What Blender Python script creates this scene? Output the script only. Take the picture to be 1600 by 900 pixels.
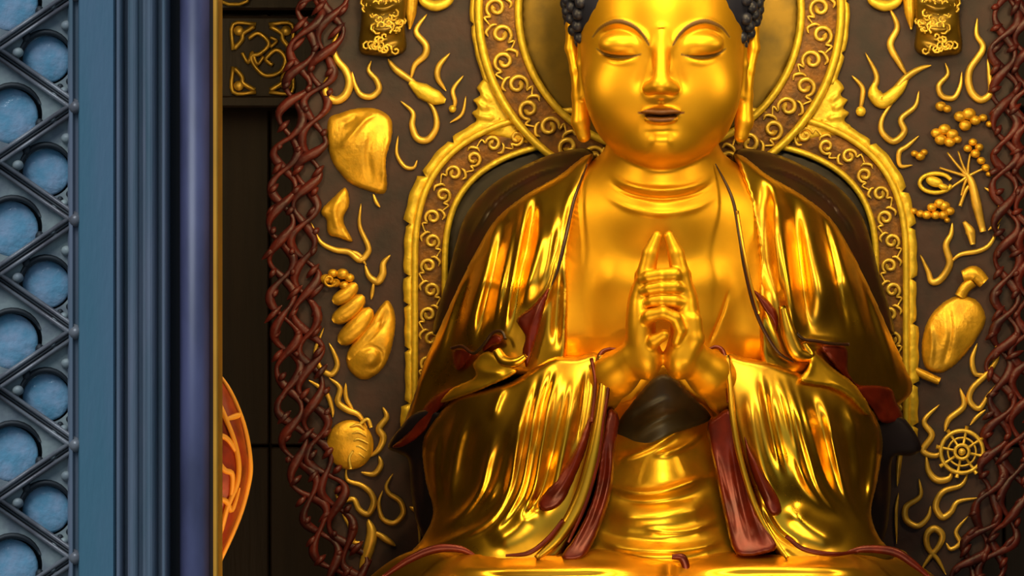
import bpy, math, random
import numpy as np
from mathutils import Vector, Matrix
from mathutils.geometry import delaunay_2d_cdt
random.seed(7); np.random.seed(7)
for o in list(bpy.data.objects): bpy.data.objects.remove(o)
C = bpy.context.scene.collection
PI = math.pi

# ------------------------------------------------------------------ camera, sky, lamps, exposure
CAM_Y, CAM_Z, FPX = 14.0, 2.7, 5600.0
cam = bpy.data.cameras.new('camera'); cam.lens = FPX*36/1600; cam.sensor_width = 36
cam.clip_end = 100
co = bpy.data.objects.new('camera', cam); C.objects.link(co)
co.location = (0, -CAM_Y, CAM_Z); co.rotation_euler = (PI/2, 0, 0)
bpy.context.scene.camera = co
vs = bpy.context.scene.view_settings
vs.view_transform = 'Standard'; vs.look = 'None'; vs.gamma = 1; vs.use_curve_mapping = False
vs.exposure = 0.0

world = bpy.data.worlds.new('sky'); bpy.context.scene.world = world
world.use_nodes = True
bg = world.node_tree.nodes['Background']
bg.inputs[0].default_value = (0.36, 0.56, 0.78, 1); bg.inputs[1].default_value = 0.40

def area(name, loc, target, size, energy, color, sy=None):
    l = bpy.data.lights.new(name, 'AREA'); l.energy = energy; l.color = color
    l.shape = 'RECTANGLE'; l.size = size; l.size_y = sy or size
    o = bpy.data.objects.new(name, l); C.objects.link(o); o.location = loc
    d = Vector(target)-Vector(loc); o.rotation_euler = d.to_track_quat('-Z', 'Y').to_euler()
    return o
WARM = (1.0, 0.74, 0.36)
area('hall_lamp_high', (0.75, -3.3, 4.5), (0.6, -0.6, 2.9), 0.8, 56, WARM, 0.4)
area('screen_fill', (0.6, -1.55, 4.7), (0.6, 0.0, 2.7), 2.4, 46, WARM, 0.25)  # unseen light added above the statue to brighten the screen
area('left_fill', (-1.3, -2.0, 3.9), (0.2, -0.1, 2.6), 0.3, 16, WARM, 0.8)  # unseen side light added to the rig
area('right_fill', (2.7, -2.0, 3.9), (1.0, -0.1, 2.6), 0.3, 19, WARM, 0.8)  # its unseen counterpart, added on the right
area('low_front_fill', (0.6, -3.1, 1.2), (0.6, -0.6, 2.2), 1.6, 25, WARM, 0.3)  # added fill from below to brighten chest and lap, no visible source
area('low_left_fill', (-0.85, -3.6, 1.2), (-1.0, -2.4, 2.2), 0.2, 10, (1.0, 0.55, 0.2), 0.2)  # warm light added for the lantern and jamb edge, no candle there
sun = bpy.data.lights.new('daylight', 'SUN'); sun.energy = 2.0; sun.angle = math.radians(35); sun.color = (0.85, 0.93, 1.0)
so = bpy.data.objects.new('daylight', sun); C.objects.link(so)
so.rotation_euler = Vector((0.35, 0.62, -0.80)).to_track_quat('-Z', 'Y').to_euler()

# ------------------------------------------------------------------ helpers
def W(u, v, w):
    """picture-like drawing units at the carved screen (400 to the metre) -> metres; w = distance in front of the screen"""
    u = np.asarray(u, float); v = np.asarray(v, float); w = np.asarray(w, float)
    Y = -w/400.0; s = (CAM_Y+Y)/FPX
    u, v, Y, s = np.broadcast_arrays(u, v, Y, s)
    return np.stack([(u-800)*s, Y, (450-v)*s+CAM_Z], -1)

def mesh_obj(name, verts, faces, mat, parent=None, smooth=True, kind=None, label=None):
    me = bpy.data.meshes.new(name)
    verts = np.asarray(verts, float)
    me.from_pydata(verts.tolist(), [], faces if isinstance(faces, list) else faces.tolist())
    if smooth: me.polygons.foreach_set('use_smooth', [True]*len(me.polygons))
    me.materials.append(mat); me.update()
    o = bpy.data.objects.new(name, me); C.objects.link(o)
    if parent is not None: put(o, parent)
    if kind: o['kind'] = kind
    if label: o['label'] = label
    return o

def put(o, parent):
    o.parent = parent
    o.matrix_parent_inverse = Matrix.Translation(parent.location).inverted() if parent.type == 'EMPTY' else Matrix.Identity(4)

def empty(name, loc, label=None, cat=None, group=None, kind=None):
    o = bpy.data.objects.new(name, None); C.objects.link(o); o.location = loc
    o.empty_display_size = 0.1
    tag(o, label, cat, group, kind); return o
def tag(o, label=None, cat=None, group=None, kind=None):
    if label: o['label'] = label
    if cat: o['category'] = cat
    if group: o['group'] = group
    if kind: o['kind'] = kind

class MB:
    def __init__(s): s.v = []; s.f = []; s.n = 0
    def add(s, v, f):
        v = np.asarray(v, float).reshape(-1, 3)
        s.v.append(v); s.f += [tuple(int(i)+s.n for i in q) for q in f]; s.n += len(v); return s
    def build(s, name, mat, parent=None, smooth=True, kind=None, label=None):
        return mesh_obj(name, np.concatenate(s.v), s.f, mat, parent, smooth, kind, label)

def box(mb, x0, x1, y0, y1, z0, z1, b=0.0):
    b = min(b, (x1-x0)/2.1, (y1-y0)/2.1, (z1-z0)/2.1)
    if b <= 0:
        v = [(x, y, z) for x in (x0, x1) for y in (y0, y1) for z in (z0, z1)]
        f = [(0,1,3,2),(4,6,7,5),(0,4,5,1),(2,3,7,6),(0,2,6,4),(1,5,7,3)]
        return mb.add(v, f)
    # bevelled: octagonal footprint, three rings
    def ring(i, z):
        a, c, d, e = x0+i, x1-i, y0+i, y1-i
        return [(a+b,d,z),(c-b,d,z),(c,d+b,z),(c,e-b,z),(c-b,e,z),(a+b,e,z),(a,e-b,z),(a,d+b,z)]
    v = ring(b, z0)+ring(0, z0+b)+ring(0, z1-b)+ring(b, z1)
    f = []
    for k in range(3):
        for i in range(8):
            j = (i+1) % 8; f.append((k*8+i, k*8+j, k*8+8+j, k*8+8+i))
    f.append(tuple(range(7, -1, -1))); f.append(tuple(range(24, 32)))
    return mb.add(v, f)

def cr(pts, closed=False, n=8):
    """Catmull-Rom through points (any dimension)"""
    P = np.asarray(pts, float); N = len(P)
    if N < 3 and not closed: 
        t = np.linspace(0, 1, n+1)[:, None]; return P[0]*(1-t)+P[-1]*t
    out = []
    rng = range(N) if closed else range(N-1)
    for i in rng:
        p1, p2 = P[i], P[(i+1) % N]
        p0 = P[(i-1) % N] if (closed or i > 0) else 2*p1-p2
        p3 = P[(i+2) % N] if (closed or i+2 < N) else 2*p2-p1
        for t in np.linspace(0, 1, n, endpoint=False):
            out.append(0.5*((2*p1)+(-p0+p2)*t+(2*p0-5*p1+4*p2-p3)*t*t+(-p0+3*p1-3*p2+p3)*t**3))
    if not closed: out.append(P[-1])
    return np.array(out)

def resample(P, step, closed=False):
    P = np.asarray(P, float)
    if closed: P = np.vstack([P, P[:1]])
    d = np.r_[0, np.cumsum(np.linalg.norm(np.diff(P, axis=0), axis=1))]
    n = max(3, int(round(d[-1]/step)))
    t = np.linspace(0, d[-1], n+1)
    if closed: t = t[:-1]
    return np.stack([np.interp(t, d, P[:, k]) for k in range(P.shape[1])], 1)

def tube(mb, path, r, depth=0.0, flat=1.0, seg=8, closed=False, taper=None, smooth=6, raw=False):
    """round/flattened tube; path in drawing units (u,v) or (u,v,w); r radius or list"""
    P = np.asarray(path, float)
    if P.shape[1] == 2:
        w = depth(P[:, 0], P[:, 1]) if callable(depth) else np.full(len(P), float(depth))
        P = np.c_[P, w]
    Q = P if raw else cr(P, closed, smooth)
    n = len(Q); t = np.linspace(0, 1, n)
    R = np.interp(t, np.linspace(0, 1, len(r)), r) if hasattr(r, '__len__') else np.full(n, float(r))
    if taper: R = R*np.clip(np.sin(PI*np.clip(t, 0.004, 0.996))**taper, 0.08, 1)
    T = np.roll(Q, -1, 0)-np.roll(Q, 1, 0) if closed else np.gradient(Q, axis=0)
    T /= np.linalg.norm(T, axis=1)[:, None]+1e-9
    Wd = np.array([0, 0, 1.0])
    S = np.cross(Wd, T); ns = np.linalg.norm(S, axis=1)[:, None]
    S = np.where(ns > 0.15, S/(ns+1e-9), np.array([1.0, 0, 0])); B = np.cross(T, S)
    V = []
    for k in range(seg):
        a = 2*PI*k/seg
        V.append(Q+(S*math.cos(a)+B*math.sin(a)*flat)*R[:, None])
    V = np.stack(V, 1)  # n,seg,3
    V = V.reshape(-1, 3)
    f = []
    for i in range(n if closed else n-1):
        i2 = (i+1) % n
        for k in range(seg):
            k2 = (k+1) % seg
            f.append((i*seg+k, i2*seg+k, i2*seg+k2, i*seg+k2))
    if not closed:
        f.append(tuple(range(seg-1, -1, -1))); f.append(tuple((n-1)*seg+k for k in range(seg)))
    mb.add(W(V[:, 0], V[:, 1], V[:, 2]), f)

def inside(P, poly):
    x, y = P[:, 0], P[:, 1]; c = np.zeros(len(P), bool)
    X, Y = poly[:, 0], poly[:, 1]; n = len(poly)
    for i in range(n):
        x1, y1, x2, y2 = X[i-1], Y[i-1], X[i], Y[i]
        if y1 == y2: continue
        m = ((y1 > y) != (y2 > y)) & (x < (x2-x1)*(y-y1)/(y2-y1)+x1)
        c ^= m
    return c

def seg_dist(P, L, closed=False):
    """distance, parameter 0..1 and signed side to a polyline"""
    L = np.asarray(L, float)
    if closed: L = np.vstack([L, L[:1]])
    best = np.full(len(P), 1e9); par = np.zeros(len(P)); sgn = np.zeros(len(P))
    ln = np.linalg.norm(np.diff(L, axis=0), axis=1); tot = ln.sum(); acc = 0
    for i in range(len(L)-1):
        a, b = L[i], L[i+1]; d = b-a; l2 = (d*d).sum()+1e-9
        q = P-a; t = np.clip((q@d)/l2, 0, 1)
        e = q-t[:, None]*d; dd = np.sqrt((e*e).sum(1))
        m = dd < best
        best[m] = dd[m]; par[m] = ((acc+t*ln[i])/tot)[m]
        sgn[m] = np.sign(d[0]*q[:, 1]-d[1]*q[:, 0])[m]
        acc += ln[i]
    return best, par, sgn

def smoothstep(x): x = np.clip(x, 0, 1); return x*x*(3-2*x)

def strokes_h(P, strokes):
    h = np.zeros(len(P))
    for s in strokes:
        kind = s[0]; L = cr(s[1], False, 5); w = s[2]; a = s[3]
        lo = L.min(0)-4*w-4; hi = L.max(0)+4*w+4
        if kind in 'cC': lo -= 40; hi += 40
        m = ((P > lo) & (P < hi)).all(1)
        if not m.any(): continue
        d, t, sg = seg_dist(P[m], L)
        fade = smoothstep(t*3.2+0.02)*smoothstep((1-t)*3.2+0.02)
        if kind == 'r': h[m] += a*np.exp(-(d/w)**2)*fade            # rounded ridge (a<0: groove)
        elif kind == 'f': h[m] += a*(1/(1+(d/w)**2)**1.5)*fade      # sharp crest with wide skirts
        elif kind == 'c':                                            # overlapping layer: steep step then slow decay, + side
            sd = d*sg
            h[m] += a*smoothstep(sd/3.0+0.5)*np.exp(-np.clip(sd, 0, None)/w)*fade
    return h

class TPS:
    """smooth surface through sparse (u, v, w) points"""
    def __init__(s, pts):
        p = np.asarray(pts, float); s.p = p[:, :2]/100
        n = len(p); K = s.k(np.linalg.norm(s.p[:, None]-s.p[None], axis=2))+np.eye(n)*0.02
        A = np.zeros((n+3, n+3)); A[:n, :n] = K; A[:n, n] = 1; A[:n, n+1:] = s.p
        A[n, :n] = 1; A[n+1:, :n] = s.p.T
        s.c = np.linalg.solve(A, np.r_[p[:, 2], 0, 0, 0])
    def k(s, r): return np.where(r > 0, r*r*np.log(r+1e-12), 0)
    def __call__(s, u, v):
        P = np.stack([np.ravel(u), np.ravel(v)], 1)/100
        o = s.c[-3]+P@s.c[-2:]
        for i in range(len(s.p)):
            o = o+s.c[i]*s.k(np.linalg.norm(P-s.p[i], axis=1))
        return o.reshape(np.shape(u))

def relief(name, poly, base, mat, parent, strokes=(), step=3.0, roll=10, rollh=10, thick=14, back=None, sharp=False, label=None, noise=0.0, mb=None):
    O = resample(poly if sharp else cr(poly, True, 8), step, True)
    lo = O.min(0); hi = O.max(0)
    gu = np.arange(lo[0], hi[0], step); gv = np.arange(lo[1], hi[1], step*0.87)
    G = np.stack(np.meshgrid(gu, gv), -1); G[::2, :, 0] += step/2; G = G.reshape(-1, 2)
    G = G[inside(G, O)]
    if len(G):
        d, _, _ = seg_dist(G, O, True); G = G[d > step*0.55]
    n = len(O)
    allp = np.vstack([O, G])
    r = delaunay_2d_cdt([Vector(p) for p in allp], [], [tuple(range(n))], 1, 1e-5)
    Vt = np.array([tuple(v) for v in r[0]]); F = [tuple(f) for f in r[2]]
    d, _, _ = seg_dist(Vt, O, True)
    D = (base(Vt[:, 0], Vt[:, 1]) if callable(base) else np.full(len(Vt), float(base))) + strokes_h(Vt, strokes)
    t = np.clip(d/roll, 0, 1); D = D-rollh*(1-np.sqrt(np.clip(1-(1-t)**2, 0, 1)))
    if noise: D = D+noise*np.random.randn(len(D))
    Bk = D-thick if back is None else np.minimum(np.full(len(D), float(back)), D-2)
    N = len(Vt)
    # orient: picture v runs down
    a = Vt[list(F[0])[:3]]
    cross = (a[1]-a[0])[0]*(a[2]-a[0])[1]-(a[1]-a[0])[1]*(a[2]-a[0])[0]
    if cross > 0: F = [f[::-1] for f in F]
    faces = list(F)+[tuple(i+N for i in f[::-1]) for f in F]
    cnt = {}
    for f in F:
        for i in range(len(f)):
            e = (f[i], f[(i+1) % len(f)]); cnt[e] = 1
    for (x, y) in list(cnt):
        if (y, x) not in cnt: faces.append((y, x, x+N, y+N))
    V = np.vstack([W(Vt[:, 0], Vt[:, 1], D), W(Vt[:, 0], Vt[:, 1], Bk)])
    if mb is not None: mb.add(V, faces); return None
    o = mesh_obj(name, V, faces, mat, parent, True, None, label)
    if step < 3.5:
        md = o.modifiers.new('soften', 'SMOOTH'); md.factor = 0.5; md.iterations = 4
    return o

def ellip(mb, u, v, w, a, b, c, rot=0, nu=20, nv=12):
    V = []
    for i in range(nv+1):
        th = PI*i/nv
        for k in range(nu):
            ph = 2*PI*k/nu
            x = a*math.sin(th)*math.cos(ph); y = b*math.cos(th); z = c*math.sin(th)*math.sin(ph)
            V.append((u+x*math.cos(rot)-y*math.sin(rot), v+x*math.sin(rot)+y*math.cos(rot), w+z))
    V = np.array(V); f = []
    for i in range(nv):
        for k in range(nu):
            k2 = (k+1) % nu; f.append((i*nu+k, i*nu+k2, (i+1)*nu+k2, (i+1)*nu+k))
    mb.add(W(V[:, 0], V[:, 1], V[:, 2]), f)

# ------------------------------------------------------------------ materials
def material(name, color, rough=0.5, metal=0.0, var=0.0, vscale=6, bump=0.0, bscale=40, color2=None, rvar=0.0, stretch=(1,1,1), attr=None, spec=0.5, coat=0.0):
    m = bpy.data.materials.new(name); m.use_nodes = True
    nt = m.node_tree; b = nt.nodes['Principled BSDF']
    b.inputs['Roughness'].default_value = rough; b.inputs['Metallic'].default_value = metal
    b.inputs['Specular IOR Level'].default_value = spec; b.inputs['Coat Weight'].default_value = coat
    tc = nt.nodes.new('ShaderNodeTexCoord'); mp = nt.nodes.new('ShaderNodeMapping'); mp.inputs['Scale'].default_value = stretch
    nt.links.new(tc.outputs['Object'], mp.inputs[0])
    col = None
    if color2 is None: color2 = tuple(c*(1-var) for c in color)
    nz = nt.nodes.new('ShaderNodeTexNoise'); nz.inputs['Scale'].default_value = vscale; nz.inputs['Detail'].default_value = 5
    nt.links.new(mp.outputs[0], nz.inputs[0])
    rp = nt.nodes.new('ShaderNodeValToRGB'); rp.color_ramp.elements[0].position = 0.35; rp.color_ramp.elements[1].position = 0.62
    rp.color_ramp.elements[0].color = (*color2, 1); rp.color_ramp.elements[1].color = (*color, 1)
    nt.links.new(nz.outputs[0], rp.inputs[0]); col = rp.outputs[0]
    if rvar:
        mr = nt.nodes.new('ShaderNodeMapRange'); mr.inputs[1].default_value = 0.3; mr.inputs[2].default_value = 0.7
        mr.inputs[3].default_value = rough+rvar; mr.inputs[4].default_value = rough-rvar*0.4
        nt.links.new(nz.outputs[0], mr.inputs[0]); nt.links.new(mr.outputs[0], b.inputs['Roughness'])
    if attr:
        at = nt.nodes.new('ShaderNodeAttribute'); at.attribute_name = attr
        mx = nt.nodes.new('ShaderNodeMix'); mx.data_type = 'RGBA'
        nt.links.new(at.outputs['Alpha'], mx.inputs[0]); nt.links.new(col, mx.inputs[6]); nt.links.new(at.outputs['Color'], mx.inputs[7])
        col = mx.outputs[2]
        ml = nt.nodes.new('ShaderNodeMath'); ml.operation = 'MULTIPLY_ADD'; ml.inputs[1].default_value = -metal; ml.inputs[2].default_value = metal
        nt.links.new(at.outputs['Alpha'], ml.inputs[0]); nt.links.new(ml.outputs[0], b.inputs['Metallic'])
    nt.links.new(col, b.inputs['Base Color'])
    if bump:
        n2 = nt.nodes.new('ShaderNodeTexNoise'); n2.inputs['Scale'].default_value = bscale; n2.inputs['Detail'].default_value = 4
        nt.links.new(mp.outputs[0], n2.inputs[0])
        bp = nt.nodes.new('ShaderNodeBump'); bp.inputs['Strength'].default_value = bump; bp.inputs['Distance'].default_value = 0.01
        nt.links.new(n2.outputs[0], bp.inputs['Height']); nt.links.new(bp.outputs[0], b.inputs['Normal'])
    return m
M = {}
M['skin'] = material('gold_leaf_skin', (0.90, 0.46, 0.016), 0.45, 0.86, var=0.12, vscale=5, bump=0.05, bscale=25, rvar=0.05, attr='pigment')
M['robe'] = material('gold_leaf_robe', (0.98, 0.56, 0.035), 0.30, 1.0, color2=(0.55, 0.31, 0.03), vscale=4.5, bump=0.04, bscale=12, rvar=0.10)
M['lap'] = material('gold_leaf_lap', (0.98, 0.52, 0.03), 0.30, 0.95, var=0.2, vscale=4, bump=0.08, bscale=18, rvar=0.08)
M['belly'] = material('gold_leaf_under_robe', (0.95, 0.55, 0.03), 0.36, 0.95, var=0.3, vscale=6, bump=0.10, bscale=25, rvar=0.1)
M['rim'] = material('bright_gilding', (1.0, 0.68, 0.045), 0.45, 0.5, var=0.25, vscale=25, bump=0.25, bscale=60)
M['scroll'] = material('scroll_gilding', (1.0, 0.66, 0.08), 0.42, 0.5, var=0.35, vscale=30, bump=0.1, bscale=60)
M['band'] = material('red_gold_band', (0.25, 0.10, 0.01), 0.5, 0.4, color2=(0.10, 0.045, 0.01), vscale=25, bump=0.3, bscale=70)
M['relief'] = material('relief_gilding', (0.95, 0.52, 0.03), 0.42, 0.6, var=0.35, vscale=18, bump=0.2, bscale=60)
M['flame'] = material('flame_gilding', (0.95, 0.58, 0.07), 0.40, 0.55, var=0.4, vscale=12)
M['panel'] = material('brown_lacquer_panel', (0.044, 0.016, 0.011), 0.6, 0, color2=(0.018, 0.009, 0.007), vscale=9, bump=0.25, bscale=22)
M['plate'] = material('olive_gold_plate', (0.24, 0.14, 0.012), 0.36, 0.7, color2=(0.08, 0.055, 0.01), vscale=5, bump=0.1, bscale=10)
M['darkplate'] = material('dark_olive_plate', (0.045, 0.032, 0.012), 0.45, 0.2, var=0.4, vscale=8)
M['red'] = material('red_lacquer', (0.16, 0.014, 0.004), 0.36, 0.35, var=0.5, vscale=12, bump=0.1, bscale=30)
M['maroon'] = material('dark_maroon_lacquer', (0.05, 0.016, 0.010), 0.30, 0.25, color2=(0.03, 0.018, 0.008), vscale=8, bump=0.08, bscale=20)
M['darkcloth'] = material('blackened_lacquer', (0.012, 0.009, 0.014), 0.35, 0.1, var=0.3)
M['border'] = material('red_carved_wood', (0.11, 0.012, 0.007), 0.45, 0, color2=(0.035, 0.005, 0.006), vscale=14, bump=0.3, bscale=50)
M['hair'] = material('blue_black_hair', (0.014, 0.016, 0.035), 0.45, 0, var=0.3)
M['wall'] = material('dark_wood_wall', (0.035, 0.021, 0.014), 0.6, 0, color2=(0.022, 0.014, 0.010), vscale=3, stretch=(6, 6, 0.5), bump=0.3, bscale=12)
M['floor'] = material('grey_stone_floor', (0.12, 0.10, 0.085), 0.6, 0, var=0.3, vscale=3, bump=0.2)
M['blue'] = material('blue_painted_wood', (0.075, 0.185, 0.245), 0.42, 0, color2=(0.105, 0.19, 0.265), vscale=2.5, stretch=(3, 3, 0.6), bump=0.15, bscale=25)
M['slate'] = material('slate_painted_wood', (0.165, 0.185, 0.235), 0.38, 0, color2=(0.10, 0.150, 0.185), vscale=4, stretch=(4, 4, 0.5), bump=0.15, bscale=25)
M['post'] = material('violet_blue_post', (0.095, 0.095, 0.19), 0.4, 0, color2=(0.06, 0.06, 0.12), vscale=5, stretch=(2, 2, 0.7))
M['black'] = material('black_gap_wood', (0.008, 0.006, 0.008), 0.6)
M['orange'] = material('orange_tracery_and_lit_edge', (1.0, 0.42, 0.03), 0.5, 0.1, var=0.2, vscale=5)
M['bars'] = material('grey_lattice_bars', (0.20, 0.20, 0.21), 0.34, 0.1, color2=(0.11, 0.10, 0.11), vscale=12, bump=0.2)
M['fret'] = material('grey_green_fretwork', (0.30, 0.34, 0.32), 0.5, 0, color2=(0.17, 0.19, 0.21), vscale=18, bump=0.2)
M['fretdark'] = material('dark_rebate_and_shadow', (0.010, 0.014, 0.018), 0.6)
M['disc'] = material('pale_blue_glazed_disc', (0.15, 0.36, 0.50), 0.22, 0, color2=(0.30, 0.42, 0.56), vscale=22, bump=0.6, bscale=30, coat=0.5)
M['lantern'] = material('dark_red_lantern', (0.38, 0.040, 0.008), 0.4, 0.1, var=0.6, vscale=10, bump=0.15)

# ================================================================== THE SETTING
def plane_box(name, dims, mat, kind='structure'):
    mb = MB(); box(mb, *dims); return mb.build(name, mat, None, False, kind)
XL, XR, YB, YF, ZT = -3.6, 4.6, 1.3, -4.55, 5.6
plane_box('floor', (XL-.2, XR+.2, -16, YB+.2, -0.15, 0), M['floor'])
plane_box('ceiling', (XL-.2, XR+.2, YF, YB+.2, ZT, ZT+.15), M['wall'])
plane_box('wall_left', (XL-.2, XL, YF, YB+.2, 0, ZT), M['wall'])
plane_box('wall_right', (XR, XR+.2, YF, YB+.2, 0, ZT), M['wall'])
mb = MB()      # planked back wall
x = XL
while x < XR:
    w_ = 0.285
    box(mb, x+0.004, min(x+w_-0.004, XR), YB, YB+.2, 0, 2.02, 0.006)
    box(mb, x+0.004, min(x+w_-0.004, XR), YB, YB+.2, 2.03, ZT, 0.006)
    x += w_
box(mb, XL, XR, YB+0.1, YB+.2, 0, ZT)
mb.build('wall_back', M['wall'], None, False, 'structure')
plane_box('wall_front', (XL-.2, XR+.2, YF-.12, YF+.12, 4.0, ZT), M['wall'])
plane_box('wall_front', (2.7, XR+.2, YF-.12, YF+.12, 0, 4.0), M['wall'])
plane_box('wall_front', (XL-.2, -1.66, YF-.12, YF+.12, 0, 4.0), M['wall'])

def wx(px, Y): return (px-800)*(CAM_Y+Y)/FPX
def wz(py, Y): return (450-py)*(CAM_Y+Y)/FPX+CAM_Z

# beam with gilded carved squares behind the screen, left
beam = empty('trim_1', (wx(330, 1.0), 1.1, wz(150, 1.1)), kind='structure')
mb = MB(); Y = 0.95
box(mb, XL, XR, Y, Y+0.3, wz(155, Y), wz(25, Y), 0.01)
box(mb, XL, XR, Y-0.02, Y+0.3, wz(168, Y), wz(150, Y), 0.008)
box(mb, XL, XR, Y+0.05, Y+0.3, wz(14, Y), wz(-60, Y), 0.01)
mb.build('beam', M['wall'], beam, False)
BW = -400*0.93
for c in (283, 410):
    k = MB()
    for sx in (-1, 1):
        for sy in (-1, 1):
            X0, Y0 = c+sx*46, 91+sy*53
            tube(k, [(X0, Y0-sy*40), (X0, Y0), (X0-sx*36, Y0)], 3.2, BW, seg=6, smooth=4)
            tube(k, [(X0-sx*2, Y0-sy*38), (X0-sx*14, Y0-sy*24), (X0-sx*16, Y0-sy*14), (X0-sx*34, Y0-sy*3)], 4, BW, seg=6)
            ellip(k, X0-sx*9, Y0-sy*10, BW, 8, 8, 4)
    tube(k, [(c-22, 60), (c-6, 52), (c+10, 68), (c-4, 84), (c-18, 88), (c-10, 106), (c+6, 118), (c+28, 112), (c+36, 92), (c+22, 78), (c+6, 92), (c+16, 102)], 3.6, BW, seg=6)
    tube(k, [(c-32, 82), (c-22, 98), (c-16, 82), (c-8, 100), (c+2, 88)], 3, BW, seg=6)
    tube(k, [(c+12, 58), (c+22, 64), (c+12, 74)], 3, BW, seg=6)
    k.build('gilded_square', M['flame'], beam)
k = MB(); tube(k, [(345, -40), (345, 2), (386, 2), (386, -40)], 3, BW, seg=6, smooth=3); k.build('gilded_square', M['flame'], beam)

# ------------------------------------------------------------------ lattice door leaf, door frame and round post (front, left)
DY = -4.55
def profile(name, pts, mat, parent, z0=0.0, z1=4.0):
    """vertical moulding; pts: (px, depth in m toward the viewer) open outline, closed at the back"""
    P = [(wx(p, DY), DY-d) for p, d in pts]
    P += [(P[-1][0], DY+0.06), (P[0][0], DY+0.06)]
    n = len(P); v = [(x, y, z) for z in (z0, z1) for x, y in P]
    f = [(i, (i+1) % n, (i+1) % n+n, i+n) for i in range(n)]+[tuple(range(n-1, -1, -1)), tuple(range(n, 2*n))]
    mb = MB(); mb.add(v, f); o = mb.build(name, mat, parent, False); return o
door = empty('door_1', (wx(90, DY), DY, 0), kind='structure')
profile('inner_moulding', [(108, 0.03), (112, 0.048), (117, 0.05), (120, 0.036), (124, 0.036), (126, 0.05)], M['slate'], door)
profile('stile', [(126.2, 0.05), (129, 0.062), (181, 0.062), (184, 0.052)], M['blue'], door)
def half_round(c, r, h, d0, n=8):
    return [(c-r*math.cos(PI*i/n), d0+h*math.sin(PI*i/n)) for i in range(n+1)]
pts = [(184.2, 0.045)]+half_round(190, 5, 0.02, 0.05)+[(196, 0.02), (202, 0.02), (203, 0.05)]+half_round(212, 8, 0.014, 0.05)+[(221, 0.052), (226, 0.044)]+half_round(239, 9, 0.03, 0.045)+[(249, 0.03), (256, 0.03)]+half_round(260.5, 4.5, 0.02, 0.055)+[(265.5, 0.0)]
profile('fluted_moulding', pts, M['slate'], door)
# lattice: nodes on the stile side x=118 every 176 units, crossings at x=-12
fw = lambda d: d
def DP(px, py, d):   # point on the door, d metres toward the viewer
    Yd = DY-d; s = (CAM_Y+Yd)/FPX; return (px, py, -Yd*400)
NODE = [-186+176*k for k in range(8)]
LW = -DY*400
def lat_tube(mb, a, b, r, d, **k): tube(mb, [(a[0], a[1], LW+d*400), ((a[0]+b[0])/2, (a[1]+b[1])/2, LW+d*400), (b[0], b[1], LW+d*400)], r, seg=8, raw=True, **k)
XLEFT = -12
XLL = -140
bars = []
for ny in NODE:
    for (a, b) in (((118, ny), (XLEFT, ny+88)), ((118, ny), (XLEFT, ny-90)), ((XLL, ny), (XLEFT, ny+88)), ((XLL, ny), (XLEFT, ny-90))):
        k = MB()
        dx, dy = b[0]-a[0], b[1]-a[1]; L = math.hypot(dx, dy); nx, ny_ = -dy/L, dx/L
        for off, r in ((-6.2, 3.8), (0, 2.6), (6.2, 3.8)):
            lat_tube(k, (a[0]+nx*off, a[1]+ny_*off), (b[0]+nx*off, b[1]+ny_*off), r, 0.035 if off else 0.028)
        o_ = k.build('lattice_bar', M['bars'], door)
        g = MB(); lat_tube(g, (a[0], a[1]), (b[0], b[1]), 2.2, 0.036); put(g.build('groove', M['fretdark']), o_)
k = MB()
for ny in NODE:
    for X, Yv in ((118, ny+2), (XLEFT, ny+88)):
        ellip(k, X, Yv, LW+16, 11, 11, 8)
k.build('node_knobs', M['bars'], door)
# fretwork plate with round holes: triangles between bars, each pierced by one round hole
def ring_plate(mb, c, r, tri, d, th):
    """flat plate filling a triangle around a round hole"""
    n = 48; ang = np.arange(n)*2*PI/n
    tri = np.array(tri, float); outer = []
    for a in ang:
        dv = np.array([math.cos(a), math.sin(a)]); best = 1e9
        for i in range(3):
            p, q = tri[i], tri[(i+1) % 3]; e = q-p
            den = dv[0]*e[1]-dv[1]*e[0]
            if abs(den) < 1e-9: continue
            t = ((p[0]-c[0])*e[1]-(p[1]-c[1])*e[0])/den; s_ = ((p[0]-c[0])*dv[1]-(p[1]-c[1])*dv[0])/den
            if t > 0 and -1e-6 <= s_ <= 1+1e-6: best = min(best, t)
        outer.append(np.array(c)+dv*max(best, r+1))
    inner = [np.array(c)+r*np.array([math.cos(a), math.sin(a)]) for a in ang]
    V = []
    for dd in (d, d-th):
        V += [(p[0], p[1], LW+dd*400) for p in outer]+[(p[0], p[1], LW+dd*400) for p in inner]
    V = np.array(V); f = []
    for i in range(n):
        j = (i+1) % n
        f += [(i, i+n, j+n, j), (i+2*n, j+2*n, j+3*n, i+3*n), (i+n, i+3*n, j+3*n, j+n), (i, j, j+2*n, i+2*n)]
    mb.add(W(V[:, 0], V[:, 1], V[:, 2]), f)
kf = MB(); kd = MB()
discs = []
for ny in NODE:
    # half-diamond touching the stile (between nodes ny and ny+176) and its neighbour to the left
    ring_plate(kf, (72, ny+101), 42, [(119, ny+6), (119, ny+170), (-8, ny+88)], 0.018, 0.012)
    ring_plate(kf, (14, ny+10), 50, [(-12, ny-86), (-12, ny+84), (116, ny)], 0.018, 0.012) if False else None
    ring_plate(kf, (20, ny+13), 46, [(-26, ny-92), (-26, ny+92), (116, ny)], 0.018, 0.012)
    discs += [(72.5, ny+103, 37.5), (16, ny+16, 44)]
kf.build('fretwork', M['fret'], door, False)
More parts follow.
